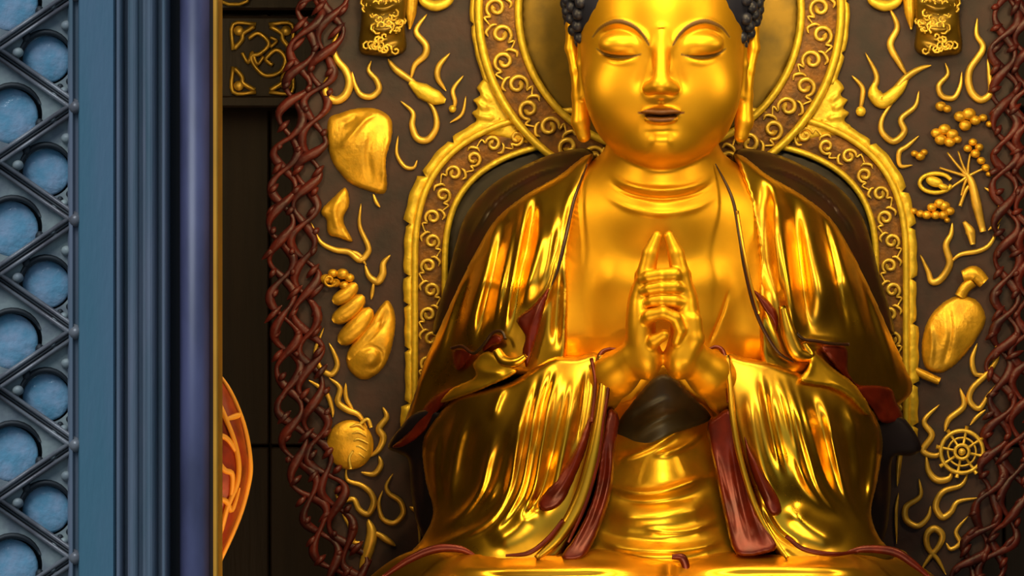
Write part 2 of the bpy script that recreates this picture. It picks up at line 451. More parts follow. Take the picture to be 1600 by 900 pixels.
for ny in NODE:   # dark arcs drawn as plate shadow above each opening, dark dots for small holes
    k = MB()
    for a0, a1 in ((195, 345),):
        for cx_, cy_, rr in ((72, ny+101, 41), (20, ny+13, 46)):
            pts = [(cx_+rr*math.cos(math.radians(a)), cy_+rr*math.sin(math.radians(a))) for a in range(a0-12, a1, 12)]
            tube(k, [(p[0], p[1], LW+7) for p in pts], [2, 4, 5, 5, 4, 2], seg=6, raw=True)
    for q in ((94, ny+146), (108, ny+137)):
        ellip(k, q[0], q[1], LW+8, 5, 5.5, 4)
    ellip(k, 42, ny+68, LW+8, 7, 9, 5); ellip(k, 62, ny+28, LW+8, 7, 9, 5)
    k.build('shadow_arc', M['fretdark'], door)
    k = MB()
    for q, rr in (((104, ny+50), 9), ((100, ny+152), 7), ((28, ny+92), 9), ((84, ny+22), 8), ((84, ny-18), 8)):
        ellip(k, q[0], q[1], LW+10, rr, rr*0.9, 6)
    k.build('leaf_boss', M['fret'], door)
for (cx_, cy_, rr) in discs:
    k = MB(); ellip(k, cx_, cy_, LW-3, rr, rr, 5, nu=32, nv=16); k.build('glass_disc', M['disc'], door)
plane_box('door_back', (wx(-160, DY), wx(112, DY), DY+0.035, DY+0.05, 0, 4.0), M['fretdark'], None)
o = bpy.data.objects['door_back']; o.name = 'backing_board'; put(o, door)
mb = MB(); box(mb, wx(-170, DY), wx(112, DY), DY-0.03, DY+0.034, 0, wz(-330, DY)*0+0.7, 0.004); mb.build('bottom_panel', M['blue'], door, False)
box_ = MB(); box(box_, wx(-180, DY), wx(-140, DY), DY-0.06, DY+0.06, 0, 4.0, 0.006); box_.build('stile', M['blue'], door, False)

frame = empty('door_2', (wx(300, DY), DY, 0), kind='structure')
profile('rebate', [(265.7, -0.02), (294, -0.02)], M['black'], frame)
# round post
def cyl(name, cx_, cy_, r, z0, z1, mat, parent, n=40):
    v = [(cx_+r*math.cos(2*PI*i/n), cy_+r*math.sin(2*PI*i/n), z) for z in (z0, z1) for i in range(n)]
    f = [(i, (i+1) % n, (i+1) % n+n, i+n) for i in range(n)]+[tuple(range(n-1, -1, -1)), tuple(range(n, 2*n))]
    mb = MB(); mb.add(v, f); return mb.build(name, mat, parent)
cyl('round_post', wx(306, DY), DY+0.0, 25*9.45/5600, 0, 4.0, M['post'], frame)
mb = MB(); box(mb, wx(328, DY), wx(336, DY), DY-0.02, DY+0.10, 0, 4.0, 0.002); mb.build('red_edge', M['maroon'], frame, False)
mb = MB(); box(mb, wx(335.5, DY), wx(342.5, DY), DY-0.05, DY+0.11, 0, 4.0, 0.003); mb.build('lit_jamb_edge', M['orange'], frame, False)  # orange colour stands in for light caught on the jamb's side

# ------------------------------------------------------------------ red lantern behind the post
LY = -2.6
ln = empty('red_lantern', (wx(290, LY), LY, wz(715, LY)-0.36), 'dark red oval lantern with golden vine tracery half hidden behind the door post', 'lantern')
k = MB()
def lant(u, v): return 0
Lw = -LY*400
prof = [(8, -170), (24, -163), (50, -140), (72, -105), (88, -60), (97, -15), (98, 15), (90, 60), (74, 105), (54, 150), (40, 180), (30, 200)]
pr = cr(prof, False, 5); n = 40
V = []; 
for (r, y) in pr:
    for i in range(n):
        a = 2*PI*i/n; V.append((290+r*math.cos(a), 722+y, Lw+r*0.73*math.sin(a)))
V = np.array(V); f = []
for j in range(len(pr)-1):
    for i in range(n): f.append((j*n+i, j*n+(i+1) % n, (j+1)*n+(i+1) % n, (j+1)*n+i))
f.append(tuple(range(n))); f.append(tuple((len(pr)-1)*n+i for i in range(n-1, -1, -1)))
k.add(W(V[:, 0], V[:, 1], V[:, 2]), f); k.build('lantern_body', M['lantern'], ln)
def on_lan(y, a, e=2):
    r = np.interp(y, pr[:, 1], pr[:, 0]); return (290+(r+e)*math.cos(a), 722+y, Lw+(r+e)*0.73*math.sin(a))
k = MB()
for path in ([(-150, 2.2), (-110, 1.0), (-60, 0.75), (-10, 0.62), (30, 0.6), (70, 0.75), (110, .75), (160, 0.9), (190, 1.1)],
             [(-160, 0.4), (-120, 0.25), (-60, 0.05), (0, 0.0), (40, 0.0), (90, 0.0), (150, 0.1), (190, .3)],
             [(-75, 0.1), (-72, 0.4), (-66, 0.8)], [(-50, 1.6), (-42, 1.2), (-38, 0.85), (-10, .6)],
             [(-30, 1.2), (10, 0.95), (20, 0.75), (60, 0.7)], [(60, 1.3), (58, 1.0), (62, .8), (75, .6), (40, 0.5)], [(-140, 1.5), (-100, .95), (-60, .75)],
             [(100, 1.3), (130, 1.0), (180, 0.95)]):
    tube(k, [on_lan(y, a) for y, a in path], 4.6, seg=6, taper=0.3)
k.build('gilt_tracery', M['orange'], ln)
k = MB(); tube(k, [(290, -700, Lw), (290, -300, Lw), (290, 556, Lw)], 2.2, raw=True, seg=6); k.build('hanging_cord', M['red'], ln)

# ================================================================== CARVED SCREEN (mandorla) BEHIND THE STATUE
scr = empty('carved_screen', (wx(1035, 0), 0, 0), 'tall dark brown carved screen with gilded halo rings, flames and emblems behind the statue', 'screen')
def side_path():
    return np.array([(512, -260), (506, -120), (498, 0), (478, 130), (458, 260), (452, 380), (456, 470), (462, 560), (472, 640), (482, 720), (505, 800), (530, 880), (560, 960), (600, 1060)], float)
CXs = 1032
Lp = cr(side_path(), False, 6)
Rp = cr(np.array([(1598, -260), (1598, -120), (1592, 0), (1590, 130), (1592, 260), (1594, 380), (1592, 470), (1588, 560), (1582, 640), (1574, 720), (1562, 800), (1540, 880), (1510, 960), (1480, 1060)], float), False, 6)
poly = np.vstack([Lp, Rp[::-1]])
relief('panel', poly, lambda u, v: 0*u, M['panel'], scr, sharp=True, step=14, roll=4, rollh=3, thick=18,
       strokes=[])
# the screen stands on a foot
mb = MB(); box(mb, wx(640, 0), wx(1440, 0), -0.03, 0.12, 0, wz(1055, 0), 0.02); mb.build('foot', M['panel'], scr, False)

def border(path, sign):
    """openwork of interlaced red strands"""
    R = resample(path, 4.0); T = np.gradient(R, axis=0); T /= np.linalg.norm(T, axis=1)[:, None]
    Nn = np.c_[-T[:, 1], T[:, 0]]; s = np.arange(len(R))*4.0
    rs = np.random.RandomState(3 if sign > 0 else 5)
    wob = np.interp(s, np.arange(0, s[-1]+60, 30), rs.uniform(-6, 6, int((s[-1]+60)//30)+1))
    ph = np.interp(s, np.arange(0, s[-1]+90, 60), rs.uniform(-0.5, 0.5, int((s[-1]+90)//60)+1))
    for c, p0 in ((-18, 0.0), (18, PI/2)):
        for sg in (-1, 1):
            ang = 2*PI*s/112+p0+ph
            off = c+sg*19*np.sin(ang)+wob*0.9
            dz = 8+5*sg*np.cos(ang)+3*np.sin(s/23.0)
            P = np.c_[R+Nn*off[:, None], dz]
            k = MB(); tube(k, P, 6.0+2.2*np.sin(s/11.0+c+sg), seg=7, raw=True); k.build('vine_strand', M['border'], scr)
    k = MB()
    for i in range(4, len(R)-4, 8):
        for off in (-33, 0, 31):
            q = R[i]+Nn[i]*(off+rs.uniform(-4, 4)); a = rs.uniform(-0.8, 0.8)
            d = np.array([math.cos(a+sign*0.6), math.sin(a-1.2)])*rs.uniform(6, 15)
            tube(k, [(q[0]-d[0], q[1]-d[1], 6), (q[0], q[1], 13), (q[0]+d[0], q[1]+d[1], 5)], 5.0, seg=6, taper=0.6, smooth=4)
    o = k.build('vine_leaves', M['border'], scr); o['kind'] = 'stuff'
border(Lp+np.array([4, 0]), 1); border(Rp-np.array([4, 0]), -1)

# --- halo plates
HC = (1031, 17)
def circ(c, rx, ry, a0, a1, n=40): return [(c[0]+rx*math.cos(math.radians(a)), c[1]+ry*math.sin(math.radians(a))) for a in np.linspace(a0, a1, n)]
def plate(name, pts, w0, th, mat): return relief(name, np.array(pts), w0, mat, scr, sharp=True, step=9, roll=3, rollh=2, thick=th)
plate('head_halo_disc', circ(HC, 222, 222, 0, 354, 60), 20, 18, M['plate'])
# head halo band (annulus) built as strip
def band(name, outer, inner, w0, w1, mat, closed=True):
    o = np.array(outer); i = np.array(inner); n = len(o)
    mid = (o+i)/2
    V = np.vstack([np.c_[o, np.full(n, w0)], np.c_[mid, np.full(n, w1)], np.c_[i, np.full(n, w0)], np.c_[i, np.full(n, 0.)], np.c_[o, np.full(n, 0.)]])
    f = []
    for k in range(n if closed else n-1):
        j = (k+1) % n
        for r in range(5):
            r2 = (r+1) % 5; f.append((r*n+k, r*n+j, r2*n+j, r2*n+k))
    if not closed: f += [tuple(r*n for r in range(5)), tuple(r*n+n-1 for r in range(4, -1, -1))]
    mb = MB(); mb.add(W(V[:, 0], V[:, 1], V[:, 2]), f); return mb.build(name, mat, scr, False)
hb = band('head_halo_band', circ(HC, 284, 284, 0, 357, 120), circ(HC, 224, 224, 0, 357, 120), 22, 24, M['band'])
k = MB(); tube(k, circ(HC, 221, 221, 0, 354, 60), 6.0, 26, closed=True, smooth=2); k.build('halo_inner_rim', M['rim'], scr)
k = MB(); tube(k, circ(HC, 283, 283, 0, 354, 60), 6.5, 28, closed=True, smooth=2); k.build('halo_outer_rim', M['rim'], scr)
# body halo: superellipse arch
def arch(rx, top, n=30, cx=CXs, bot=700, ycurve=430):
    pts = []
    for a in np.linspace(0, 90, n):
        c, s_ = math.cos(math.radians(a)), math.sin(math.radians(a))
        e = 2/3.0
        pts.append((cx-rx*(c**e), ycurve-(ycurve-top)*(s_**e)))
    L = [(cx-rx, y) for y in np.linspace(bot, ycurve+12, 14)]+pts
    R = [(2*cx-p[0], p[1]) for p in L[::-1]]
    return L+R[1:]
Ao = arch(384, 168); Ai = arch(337, 216)
band('body_halo_band', Ao, Ai, 12, 14, M['band'], False)
plate('body_halo_plate', Ai, 8, 6, M['darkplate'])
k = MB(); tube(k, Ai, 5.2, 17, smooth=2); k.build('arch_inner_rim', M['rim'], scr)
k = MB(); tube(k, Ao, 5.5, 17, smooth=2); k.build('arch_outer_rim', M['rim'], scr)
# irregular bright flange outside the rings
def flange(name, path, wd, w0, seedv, clip=None):
    """carved leafy edging: overlapping lobes along a path"""
    rs = np.random.RandomState(seedv); R = resample(np.array(path), 5.0)
    T = np.gradient(R, axis=0); T /= np.linalg.norm(T, axis=1)[:, None]; Nn = np.c_[T[:, 1], -T[:, 0]]
    n = len(R); seglen = 0; cur = wd; O = []
    for i in range(n):
        if seglen <= 0: seglen = rs.randint(9, 20); cur = wd*rs.uniform(0.75, 1.1); notch = True
        e = cur*(0.55 if notch else 1.0)*(1+0.04*math.sin(i*0.9)); notch = False; seglen -= 1
        O.append(R[i]+Nn[i]*e)
    O = np.array(O); mid = R+(O-R)*0.55
    V = np.vstack([np.c_[R, np.full(n, w0)], np.c_[mid, w0+6+1.0*np.sin(np.arange(n)*1.3)], np.c_[O, np.full(n, w0-3)], np.c_[O, np.zeros(n)], np.c_[R, np.zeros(n)]])
    f = []
    for k_ in range(n-1):
        for r in range(5):
            r2 = (r+1) % 5; f.append((r*n+k_, r*n+k_+1, r2*n+k_+1, r2*n+k_))
    f += [tuple(r*n for r in range(5)), tuple(r*n+n-1 for r in range(4, -1, -1))]
    mb = MB(); mb.add(W(V[:, 0], V[:, 1], V[:, 2]), f); return mb.build(name, M['rim'], scr, True)
AoL = [p for p in Ao if p[0] < 800]; AoR = [p for p in Ao if p[0] > 1264]
flange('leafy_edging', AoL, 20, 12, 1); flange('leafy_edging', AoR, 20, 12, 2)
flange('leafy_edging', circ(HC, 286, 286, 157, 250, 60), 13, 14, 3); flange('leafy_edging', circ(HC, 286, 286, 290, 383, 60), 13, 14, 4)
for sg in (1, -1):     # leafy filling in the corner between the rings
    mx = lambda p: (CXs+sg*(p[0]-CXs), p[1])
    pl = [mx(p) for p in [(764, 120), (786, 152), (810, 196), (830, 226), (780, 216), (740, 212), (733, 198), (744, 188), (736, 176), (746, 168), (738, 156), (750, 148), (744, 136)]]
    relief('leafy_corner', pl, 16, M['rim'], scr, strokes=[('r', [mx((740, 160)), mx((765, 172))], 4, 6), ('r', [mx((742, 180)), mx((775, 186))], 4, 6), ('r', [mx((748, 198)), mx((790, 200))], 4, 5), ('r', [mx((748, 143)), mx((768, 160))], 3, 5)], roll=6, rollh=8, thick=14)

# --- scrolls in the bands
def spiral(c, r, turns, a0, dirn, n=16):
    return [(c[0]+r*(1-0.78*t)*math.cos(a0+dirn*2*PI*turns*t), c[1]+r*(1-0.78*t)*math.sin(a0+dirn*2*PI*turns*t)) for t in np.linspace(0, 1, n)]
def scrolls(path, w, halfw, period, mk_name='scroll', r=3.3):
    R = resample(np.array(path), 2.0); T = np.gradient(R, axis=0); T /= np.linalg.norm(T, axis=1)[:, None]; Nn = np.c_[-T[:, 1], T[:, 0]]
    n = len(R); per = int(period/2); i = per//2; sd = 1; out = []
    while i < n-per//2:
        k = MB(); c = R[i]+Nn[i]*sd*halfw*0.12
        ang = math.atan2(T[i][1], T[i][0])
        sp = spiral(c, halfw*0.72, 1.35, ang+PI, -sd)
        i0 = max(0, i-per//2-3)
        lead = [R[i0]-Nn[i0]*(-sd)*halfw*0.55, R[(i0+i)//2]-Nn[(i0+i)//2]*(-sd)*halfw*0.9]
        tube(k, [tuple(p) for p in lead]+[tuple(p) for p in sp[1:]], [1.2*r/2.6, r, r*1.2, r, r*1.5], w, seg=6, smooth=3)
        i1 = min(n-1, i+per//2-2); q = R[i1]+Nn[i1]*(-sd)*halfw*0.45
        tube(k, [tuple(R[i]+Nn[i]*(-sd)*halfw*0.75), tuple((R[i]+R[i1])/2+Nn[i]*(-sd)*halfw*0.85), tuple(q), tuple(q+Nn[i]*sd*halfw*0.35)], r*0.9, w, seg=6, taper=0.4, smooth=4)
        k.build(mk_name, M['scroll'], scr); sd = -sd; i += per
scrolls(circ(HC, 253, 253, 110, 252, 90), 27, 24, 43); scrolls(circ(HC, 253, 253, 70, -72, 90), 27, 24, 43)
mid = [((a[0]+b[0])/2, (a[1]+b[1])/2) for a, b in zip(Ao, Ai)]
scrolls([p for p in mid if p[0] < 830], 17, 18, 38, r=2.8); scrolls([p for p in mid if p[0] > 1234][::-1], 17, 18, 38, r=2.8)

# --- flames and emblems
def flame(pts, r=4.2, w=4, tp=0.5, mat='flame', name='flame'):
    k = MB(); tube(k, pts, r, w, seg=8, taper=tp, flat=0.9, smooth=7); return k.build(name, M[mat], scr)
FL = [
 ([(530,48),(521,70),(526,92),(540,110),(546,130),(540,148),(526,157),(512,151),(508,135),(515,115),(510,92)],5.5),
 ([(580,95),(576,110),(588,125),(592,140),(580,151),(564,148),(555,133),(550,112)],4.2),
 ([(667,22),(650,48),(665,70),(664,86),(648,102),(642,124)],4.6), ([(606,92),(618,108),(640,124),(655,135)],4.5),
 ([(703,83),(686,103),(684,122),(697,142)],4.0),
 ([(662,150),(678,172),(682,198),(669,218),(652,216),(644,196),(645,176),(626,158)],4.6),
 ([(724,118),(708,140),(711,160),(706,176)],3.0), ([(728,150),(722,178),(703,192)],2.2),
 ([(622,212),(620,240),(632,260),(646,262),(652,250)],2.8),
 ([(583,303),(588,316),(594,324)],2.4),
 ([(486,348),(500,377),(522,390),(545,394),(562,406),(574,396),(575,384),(562,352),(564,318)],4.2),
 ([(610,398),(599,412),(598,428),(590,440),(577,432),(570,414)],5.0), ([(545,392),(560,398),(572,414)],3),
 ([(584,440),(582,455),(580,468)],2.6),
 ([(506,512),(493,548),(500,574),(517,585),(527,571),(522,552),(514,536)],3.8),
 ([(482,594),(498,604),(512,618),(519,640),(520,652)],3.2), ([(514,590),(531,606),(528,628),(542,640),(560,648),(574,668)],4.4), ([(540,598),(541,622),(552,640)],3.0),
 ([(598,636),(604,652),(592,670),(599,684),(592,702),(578,714)],4.8), ([(592,712),(595,727),(584,741),(564,738)],4.0),
 ([(541,730),(543,750),(564,758),(579,770),(584,786),(575,803),(561,796),(552,780),(532,783),(522,766)],4.2),
 ([(614,740),(604,758),(608,771),(625,783),(630,802),(616,817),(598,810),(592,787),(598,766)],3.8),
 ([(535,803),(548,824),(552,846),(566,848)],3.8), ([(575,811),(581,836),(573,868),(563,890)],7.5), ([(586,831),(602,842),(618,853)],4.5),
 ([(640,792),(650,796),(662,795)],3.5), ([(648,798),(655,822),(656,858)],2.2),
 # right side
 ([(1390,12),(1402,42),(1391,70),(1406,100),(1417,118)],4.6), ([(1455,102),(1436,108),(1415,122),(1398,142),(1376,160),(1362,146),(1370,120),(1352,82)],5.4),
 ([(1331,118),(1347,136),(1347,155),(1343,176)],3.4),
 ([(1436,142),(1430,166),(1408,186),(1413,206),(1396,221),(1378,206),(1379,184),(1400,152)],4.4),
 ([(1436,212),(1418,228),(1405,238),(1407,259),(1426,258)],3.4),
 ([(1527,28),(1526,54),(1536,76),(1515,110),(1516,140),(1532,156),(1548,145),(1546,118),(1543,92)],5.0),
 ([(1477,98),(1481,116),(1467,134),(1472,150),(1490,153),(1500,136),(1503,112)],3.8),
 ([(1538,293),(1558,306),(1564,324),(1558,346),(1544,360)],4.2), ([(1562,350),(1548,380),(1530,392),(1500,398),(1484,412)],3.2),
 ([(1488,348),(1486,366),(1478,384),(1484,412),(1470,436),(1456,440),(1450,424),(1438,398)],4.8),
 ([(1546,515),(1559,552),(1546,580),(1520,606),(1515,626),(1530,638),(1546,616),(1570,588)],4.0), ([(1527,536),(1519,562),(1524,584),(1540,585)],3.6),
 ([(1500,606),(1506,634),(1483,655),(1476,674)],4.2), ([(1540,640),(1526,652),(1516,664)],2.6),
 ([(1468,632),(1444,658),(1456,680),(1442,704),(1462,712),(1476,700)],4.4), ([(1447,712),(1451,736),(1464,750),(1482,748),(1488,736)],4.6),
 ([(1514,736),(1502,758),(1474,768),(1462,790),(1472,808),(1486,800),(1497,784),(1528,778)],4.4),
 ([(1436,748),(1438,775),(1416,792),(1416,812),(1434,822),(1450,808),(1454,790)],4.2),
 ([(1438,893),(1452,872),(1468,852),(1472,836),(1460,826),(1448,836),(1450,856),(1466,876),(1478,898)],4.6),
 ([(1513,806),(1494,830),(1500,848),(1486,858),(1478,848)],3.2), ([(1400,860),(1412,868),(1424,884)],5.0),
 ([(1411,690),(1405,720),(1402,760)],3.5), ([(1404,770),(1400,800),(1401,850)],2.4),
]
for p, r in FL: flame(p, r*1.25)
# loose beads
k = MB(); ellip(k, 707, 170, 8, 6, 6, 6); k.build('bead', M['rim'], scr)
k = MB(); ellip(k, 1345, 174, 8, 8, 8, 6); k.build('bead', M['rim'], scr)
# leaf-like bright blades
k = MB(); tube(k, [(640,128),(660,142),(682,153),(696,158)], [4, 13, 12, 4], 6, flat=0.6); k.build('blade', M['rim'], scr)
k = MB(); tube(k, [(1366,128),(1366,146),(1380,158),(1404,140),(1418,122)], [2, 11, 12, 9, 3], 6, flat=0.6); k.build('blade', M['rim'], scr)

relief('leaf_emblem', [(512,186),(530,176),(560,168),(592,170),(612,186),(613,215),(604,250),(606,288),(600,304),(578,300),(545,286),(520,256),(511,225)],
       TPS([(510,200,8),(560,168,8),(612,190,8),(605,300,8),(520,260,8),(560,225,22),(590,250,20),(570,190,16)]), M['relief'], scr,
       strokes=[('f', [(516,236),(540,222),(556,204),(572,186),(596,176)], 3, 7), ('r', [(612,200),(604,240),(602,296)], 5, 6), ('r', [(585,196),(575,240),(582,290)], 5, -4), ('r', [(530,196),(545,190),(560,178)], 5, -4)], roll=8, rollh=9, thick=8)
relief('small_leaf_emblem', [(540,292),(520,308),(500,330),(509,344),(512,366),(530,373),(552,378),(540,352),(538,338),(547,318)], 12, M['relief'], scr,
       strokes=[('r', [(535,305),(522,330),(530,365)], 4, 5)], roll=7, rollh=8, thick=10)
cn = relief('conch_body', [(605,468),(618,490),(616,530),(602,572),(574,594),(551,586),(540,564),(547,540),(566,520),(585,490)],
       TPS([(605,470,8),(618,510,8),(600,575,8),(572,594,8),(541,564,8),(566,520,12),(577,562,26),(598,520,20)]), M['relief'], scr,
       strokes=[('r', [(562,560),(565,548),(580,542),(594,550),(594,566),(582,576),(566,574)], 3, -5), ('r', [(560,540),(578,525),(596,505),(606,482)], 3, -6)], roll=7, rollh=8, thick=8)
k = MB()
for a, b, r in (((520,472),(557,443),12), ((520,502),(568,462),14), ((530,536),(580,482),16), ((545,562),(594,500),14)):
    tube(k, [a, ((a[0]+b[0])/2+2, (a[1]+b[1])/2+3), b], r, 8, flat=0.8, taper=0.3)
k.build('conch_coils', M['relief'], scr)
k = MB()
for q, r in (((509,436),9), ((520,427),8), ((535,428),10), ((546,434),8), ((524,442),8), ((538,446),8)): ellip(k, q[0], q[1], 8, r, r*0.85, 8)
tube(k, spiral((515,438), 11, 1.2, 0, 1), 2.2, 15, seg=6, smooth=2)
k.build('conch_head', M['relief'], scr)
# round medallion
k = MB(); ellip(k, 547, 695, 4, 37, 39, 13, nu=36, nv=20); k.build('medallion', M['relief'], scr)
k = MB()
for i in range(5): tube(k, [(545+3*i, 668+11*i), (560, 664+11*i), (576-3*abs(i-2), 671+11*i)], 2.6, 16-abs(i-2)*1.5, seg=6, taper=.4)
tube(k, [(560,665),(574,655),(580,668)], 3, 10, seg=6); tube(k, [(548,733),(546,715),(552,704)], 3, 14, seg=6)
k.build('medallion_carving', M['scroll'], scr)
# vase
relief('vase_body', [(1492,462),(1512,462),(1532,474),(1541,502),(1524,534),(1502,562),(1476,582),(1450,580),(1440,560),(1440,530),(1450,498),(1468,476)],
       TPS([(1500,460,10),(1540,500,8),(1505,562,8),(1450,580,8),(1440,530,8),(1465,478,8),(1490,520,28)]), M['relief'], scr,
       strokes=[('r', [(1480,470),(1486,520),(1472,578)], 3, -4), ('r', [(1452,500),(1456,540),(1452,575)], 4, 4)], roll=8, rollh=8, thick=8)
k = MB(); tube(k, [(1504,432),(1522,428),(1538,442)], [9,13,10], 10, flat=.7); tube(k, [(1500,464),(1508,450),(1520,440)], 9, 8, flat=0.7)
k.build('vase_lip', M['relief'], scr)
k = MB(); tube(k, [(1427,576),(1445,586),(1468,596)], [5,7,6], 8); k.build('vase_foot', M['relief'], scr)
# wheel
k = MB(); tube(k, circ((1503,706), 33, 33, 0, 345, 24), 3.4, 10, closed=True, seg=6, smooth=2); tube(k, circ((1503,706), 22, 22, 0, 345, 24), 1.8, 9, closed=True, seg=6, smooth=2)
tube(k, circ((1503,706), 11, 11, 0, 330, 12), 3, 11, closed=True, seg=6, smooth=2)
k.build('wheel_rim', M['scroll'], scr)
k = MB()
for i in range(8):
    a = 2*PI*i/8+0.2; c, s_ = math.cos(a), math.sin(a)
    tube(k, [(1503+9*c, 706+9*s_, 10), (1503+24*c, 706+24*s_, 10), (1503+41*c, 706+41*s_, 9)], [2.2, 2.2, 3.4], raw=True, seg=6)
k.build('wheel_spokes', M['scroll'], scr)
k = MB(); ellip(k, 1503, 706, 11, 6, 6, 6); k.build('wheel_hub', M['scroll'], scr)
# lotus spray, upper right
k = MB(); tube(k, [(1508,268),(1518,285),(1526,320),(1536,362)], [3,6,8,5], 8, flat=.8)
for a in ((1480,238),(1497,236),(1516,240),(1468,262),(1478,300),(1502,305),(1540,262)): tube(k, [a, ((a[0]+1510)/2, (a[1]+272)/2+2), (1512,276)], [1.6,2.2,3], 8, seg=6)
tube(k, [(1500,322),(1508,300),(1514,290)], 3, 8, seg=6); tube(k, [(1506,346),(1516,362),(1520,382)], [3,8,4], 8, flat=.7)
k.build('lotus_stem', M['flame'], scr)
for nm, bl in (('lotus_flower', [(1463,208,9),(1476,202,10),(1488,210,10),(1470,218,10),(1484,222,9),(1496,218,7)]), ('lotus_flower', [(1500,182,10),(1514,178,11),(1524,188,9),(1508,196,10),(1536,184,7),(1546,194,6)]), ('lotus_bud', [(1470,166,9),(1480,170,7)]),
           ('lotus_flower', [(1512,232,7),(1520,222,7),(1530,230,7),(1524,240,8),(1533,251,7),(1540,262,7),(1545,272,5)]), ('lotus_flower', [(1429,240,6),(1438,244,8),(1444,238,6)]),
           ('cloud_emblem', [(1428,330,6),(1438,334,7),(1448,336,8),(1456,324,8),(1468,318,9),(1476,322,9),(1484,330,8),(1474,336,8),(1462,336,8),(1480,344,5)])):
    k = MB()
    for (a, b, r) in bl: ellip(k, a, b, 8, r, r*0.85, 7, nu=12, nv=8)
    k.build(nm, M['relief'], scr)
k = MB(); tube(k, circ((1462,286), 25, 15, 10, 340, 16), 3.4, 8, seg=6, smooth=2); ellip(k, 1460, 284, 8, 14, 8, 6, 0.3); ellip(k, 1474, 292, 9, 9, 5, 6, .3); k.build('fruit_emblem', M['rim'], scr)
# carved hanging pendants at the top on both sides
for sg, cu in ((1, 598), (-1, 1466)):
    m = lambda p: (cu+sg*(p[0]-598), p[1])
    relief('carved_pendant', [m(p) for p in [(556,-110),(640,-110),(640,-40),(634,40),(636,76),(618,88),(582,88),(560,78),(564,20),(558,-40)]],
           TPS([m(q)+(z,) for q, z in (((556,-100),12),((556,60),14),((640,-100),12),((636,60),14),((598,-100),34),((598,40),40),((598,85),26))]), M['plate'], scr,
           strokes=[('r', [m((572,5)), m((598,14)), m((628,2))], 5, 8), ('r', [m((568,40)), m((598,48)), m((630,38))], 4, 7), ('r', [m((566,68)), m((598,80)), m((632,66))], 5, 8)], roll=8, rollh=10, thick=14)
    k = MB(); rs = np.random.RandomState(11)
    for i in range(80):
        a, b = rs.uniform(568, 630), rs.uniform(-90, 80)
        ww = 38-0.012*(a-598)**2
        tube(k, [m(q)+(ww,) for q in spiral((a, b), rs.uniform(5, 9), 1.0, rs.uniform(0, 6), rs.choice([-1, 1]), 8)], 1.9, seg=5, raw=True)
    k.build('pendant_carving', M['scroll'], scr)
    k = MB(); tube(k, [m((636,-60)), m((643,-20)), m((642,20)), m((640,46))], [8,11,9,1.5], 10, flat=.8); k.build('drop', M['relief'], scr)
    k = MB(); tube(k, [m((655,-20)), m((662,2)), m((682,9)), m((702,0)), m((706,-20))], [4,7,9,7,3], 10, flat=.8); k.build('cup_scroll', M['rim'], scr)

# ================================================================== THE STATUE
ST = empty('buddha_statue', (wx(1035, -0.6), -0.6, wz(1010, -0.6)), 'large gilded seated Buddha statue with lowered eyes and hands joined before the chest', 'statue')
# ---- body: one continuous surface by distance field + surface nets
H = 1.9
U0, U1, V0, V1, W0, W1 = 836, 1240, -160, 720, 130, 520
us = np.arange(U0, U1, H, dtype=np.float32); vs_ = np.arange(V0, V1, H, dtype=np.float32); ws = np.arange(W0, W1, H, dtype=np.float32)
Fd = np.full((len(us), len(vs_), len(ws)), 60, np.float32)
def sub(lo, hi):
    i = [max(0, int((lo[k]-(U0, V0, W0)[k])/H)-1) for k in range(3)]
    j = [min(Fd.shape[k], int((hi[k]-(U0, V0, W0)[k])/H)+2) for k in range(3)]
    sl = tuple(slice(a, max(a, b)) for a, b in zip(i, j))
    return sl, us[sl[0]][:, None, None], vs_[sl[1]][None, :, None], ws[sl[2]][None, None, :]
def smin(a, b, k):
    h = np.clip(0.5+0.5*(b-a)/k, 0, 1); return b*(1-h)+a*h-k*h*(1-h)
def smax(a, b, k): return -smin(-a, -b, k)
def ell(c, r, k=8, op='u'):
    c = np.array(c, float); r = np.array(r, float); m = k*2+24
    sl, u, v, w = sub(c-r-m, c+r+m)
    x, y, z = (u-c[0]), (v-c[1]), (w-c[2])
    k0 = np.sqrt((x/r[0])**2+(y/r[1])**2+(z/r[2])**2)
    k1 = np.sqrt((x/r[0]**2)**2+(y/r[1]**2)**2+(z/r[2]**2)**2)+1e-6
    d = (k0*(k0-1)/k1).astype(np.float32)
    Fd[sl] = smin(Fd[sl], d, k) if op == 'u' else smax(Fd[sl], -d, k)
def cone(a, b, ra, rb, k=5, op='u', flat=1.0):
    a = np.array(a, float); b = np.array(b, float); m = max(ra, rb)*max(1, 1/flat if flat < 1 else 1)+k*2+6
    sl, u, v, w = sub(np.minimum(a, b)-m, np.maximum(a, b)+m)
    d_ = b-a; l2 = (d_*d_).sum()+1e-9
    x, y, z = u-a[0], v-a[1], w-a[2]
    t = np.clip((x*d_[0]+y*d_[1]+z*d_[2])/l2, 0, 1)
    d = np.sqrt((x-t*d_[0])**2+(y-t*d_[1])**2+((z-t*d_[2])/flat)**2)-(ra+(rb-ra)*t)
    d = d.astype(np.float32)
    Fd[sl] = smin(Fd[sl], d, k) if op == 'u' else smax(Fd[sl], -d, k)
def chain(pts, rs, k=4, op='u'):
    for i in range(len(pts)-1): cone(pts[i], pts[i+1], rs[i], rs[i+1], k, op)
CXf = 1035
# torso, shoulders, upper arms (mostly under the robe)
KEEP = Fd
ell((1035, 470, 215), (190, 250, 118), 10)
ell((1035, 330, 225), (165, 92, 92), 40)
for s in (-1, 1): cone((CXf+s*120, 340, 215), (CXf+s*165, 520, 260), 60, 52, 30)
# neck
cone((1035, 330, 250), (1035, 180, 240), 92, 84, 26)
Fd = np.full_like(KEEP, 60)
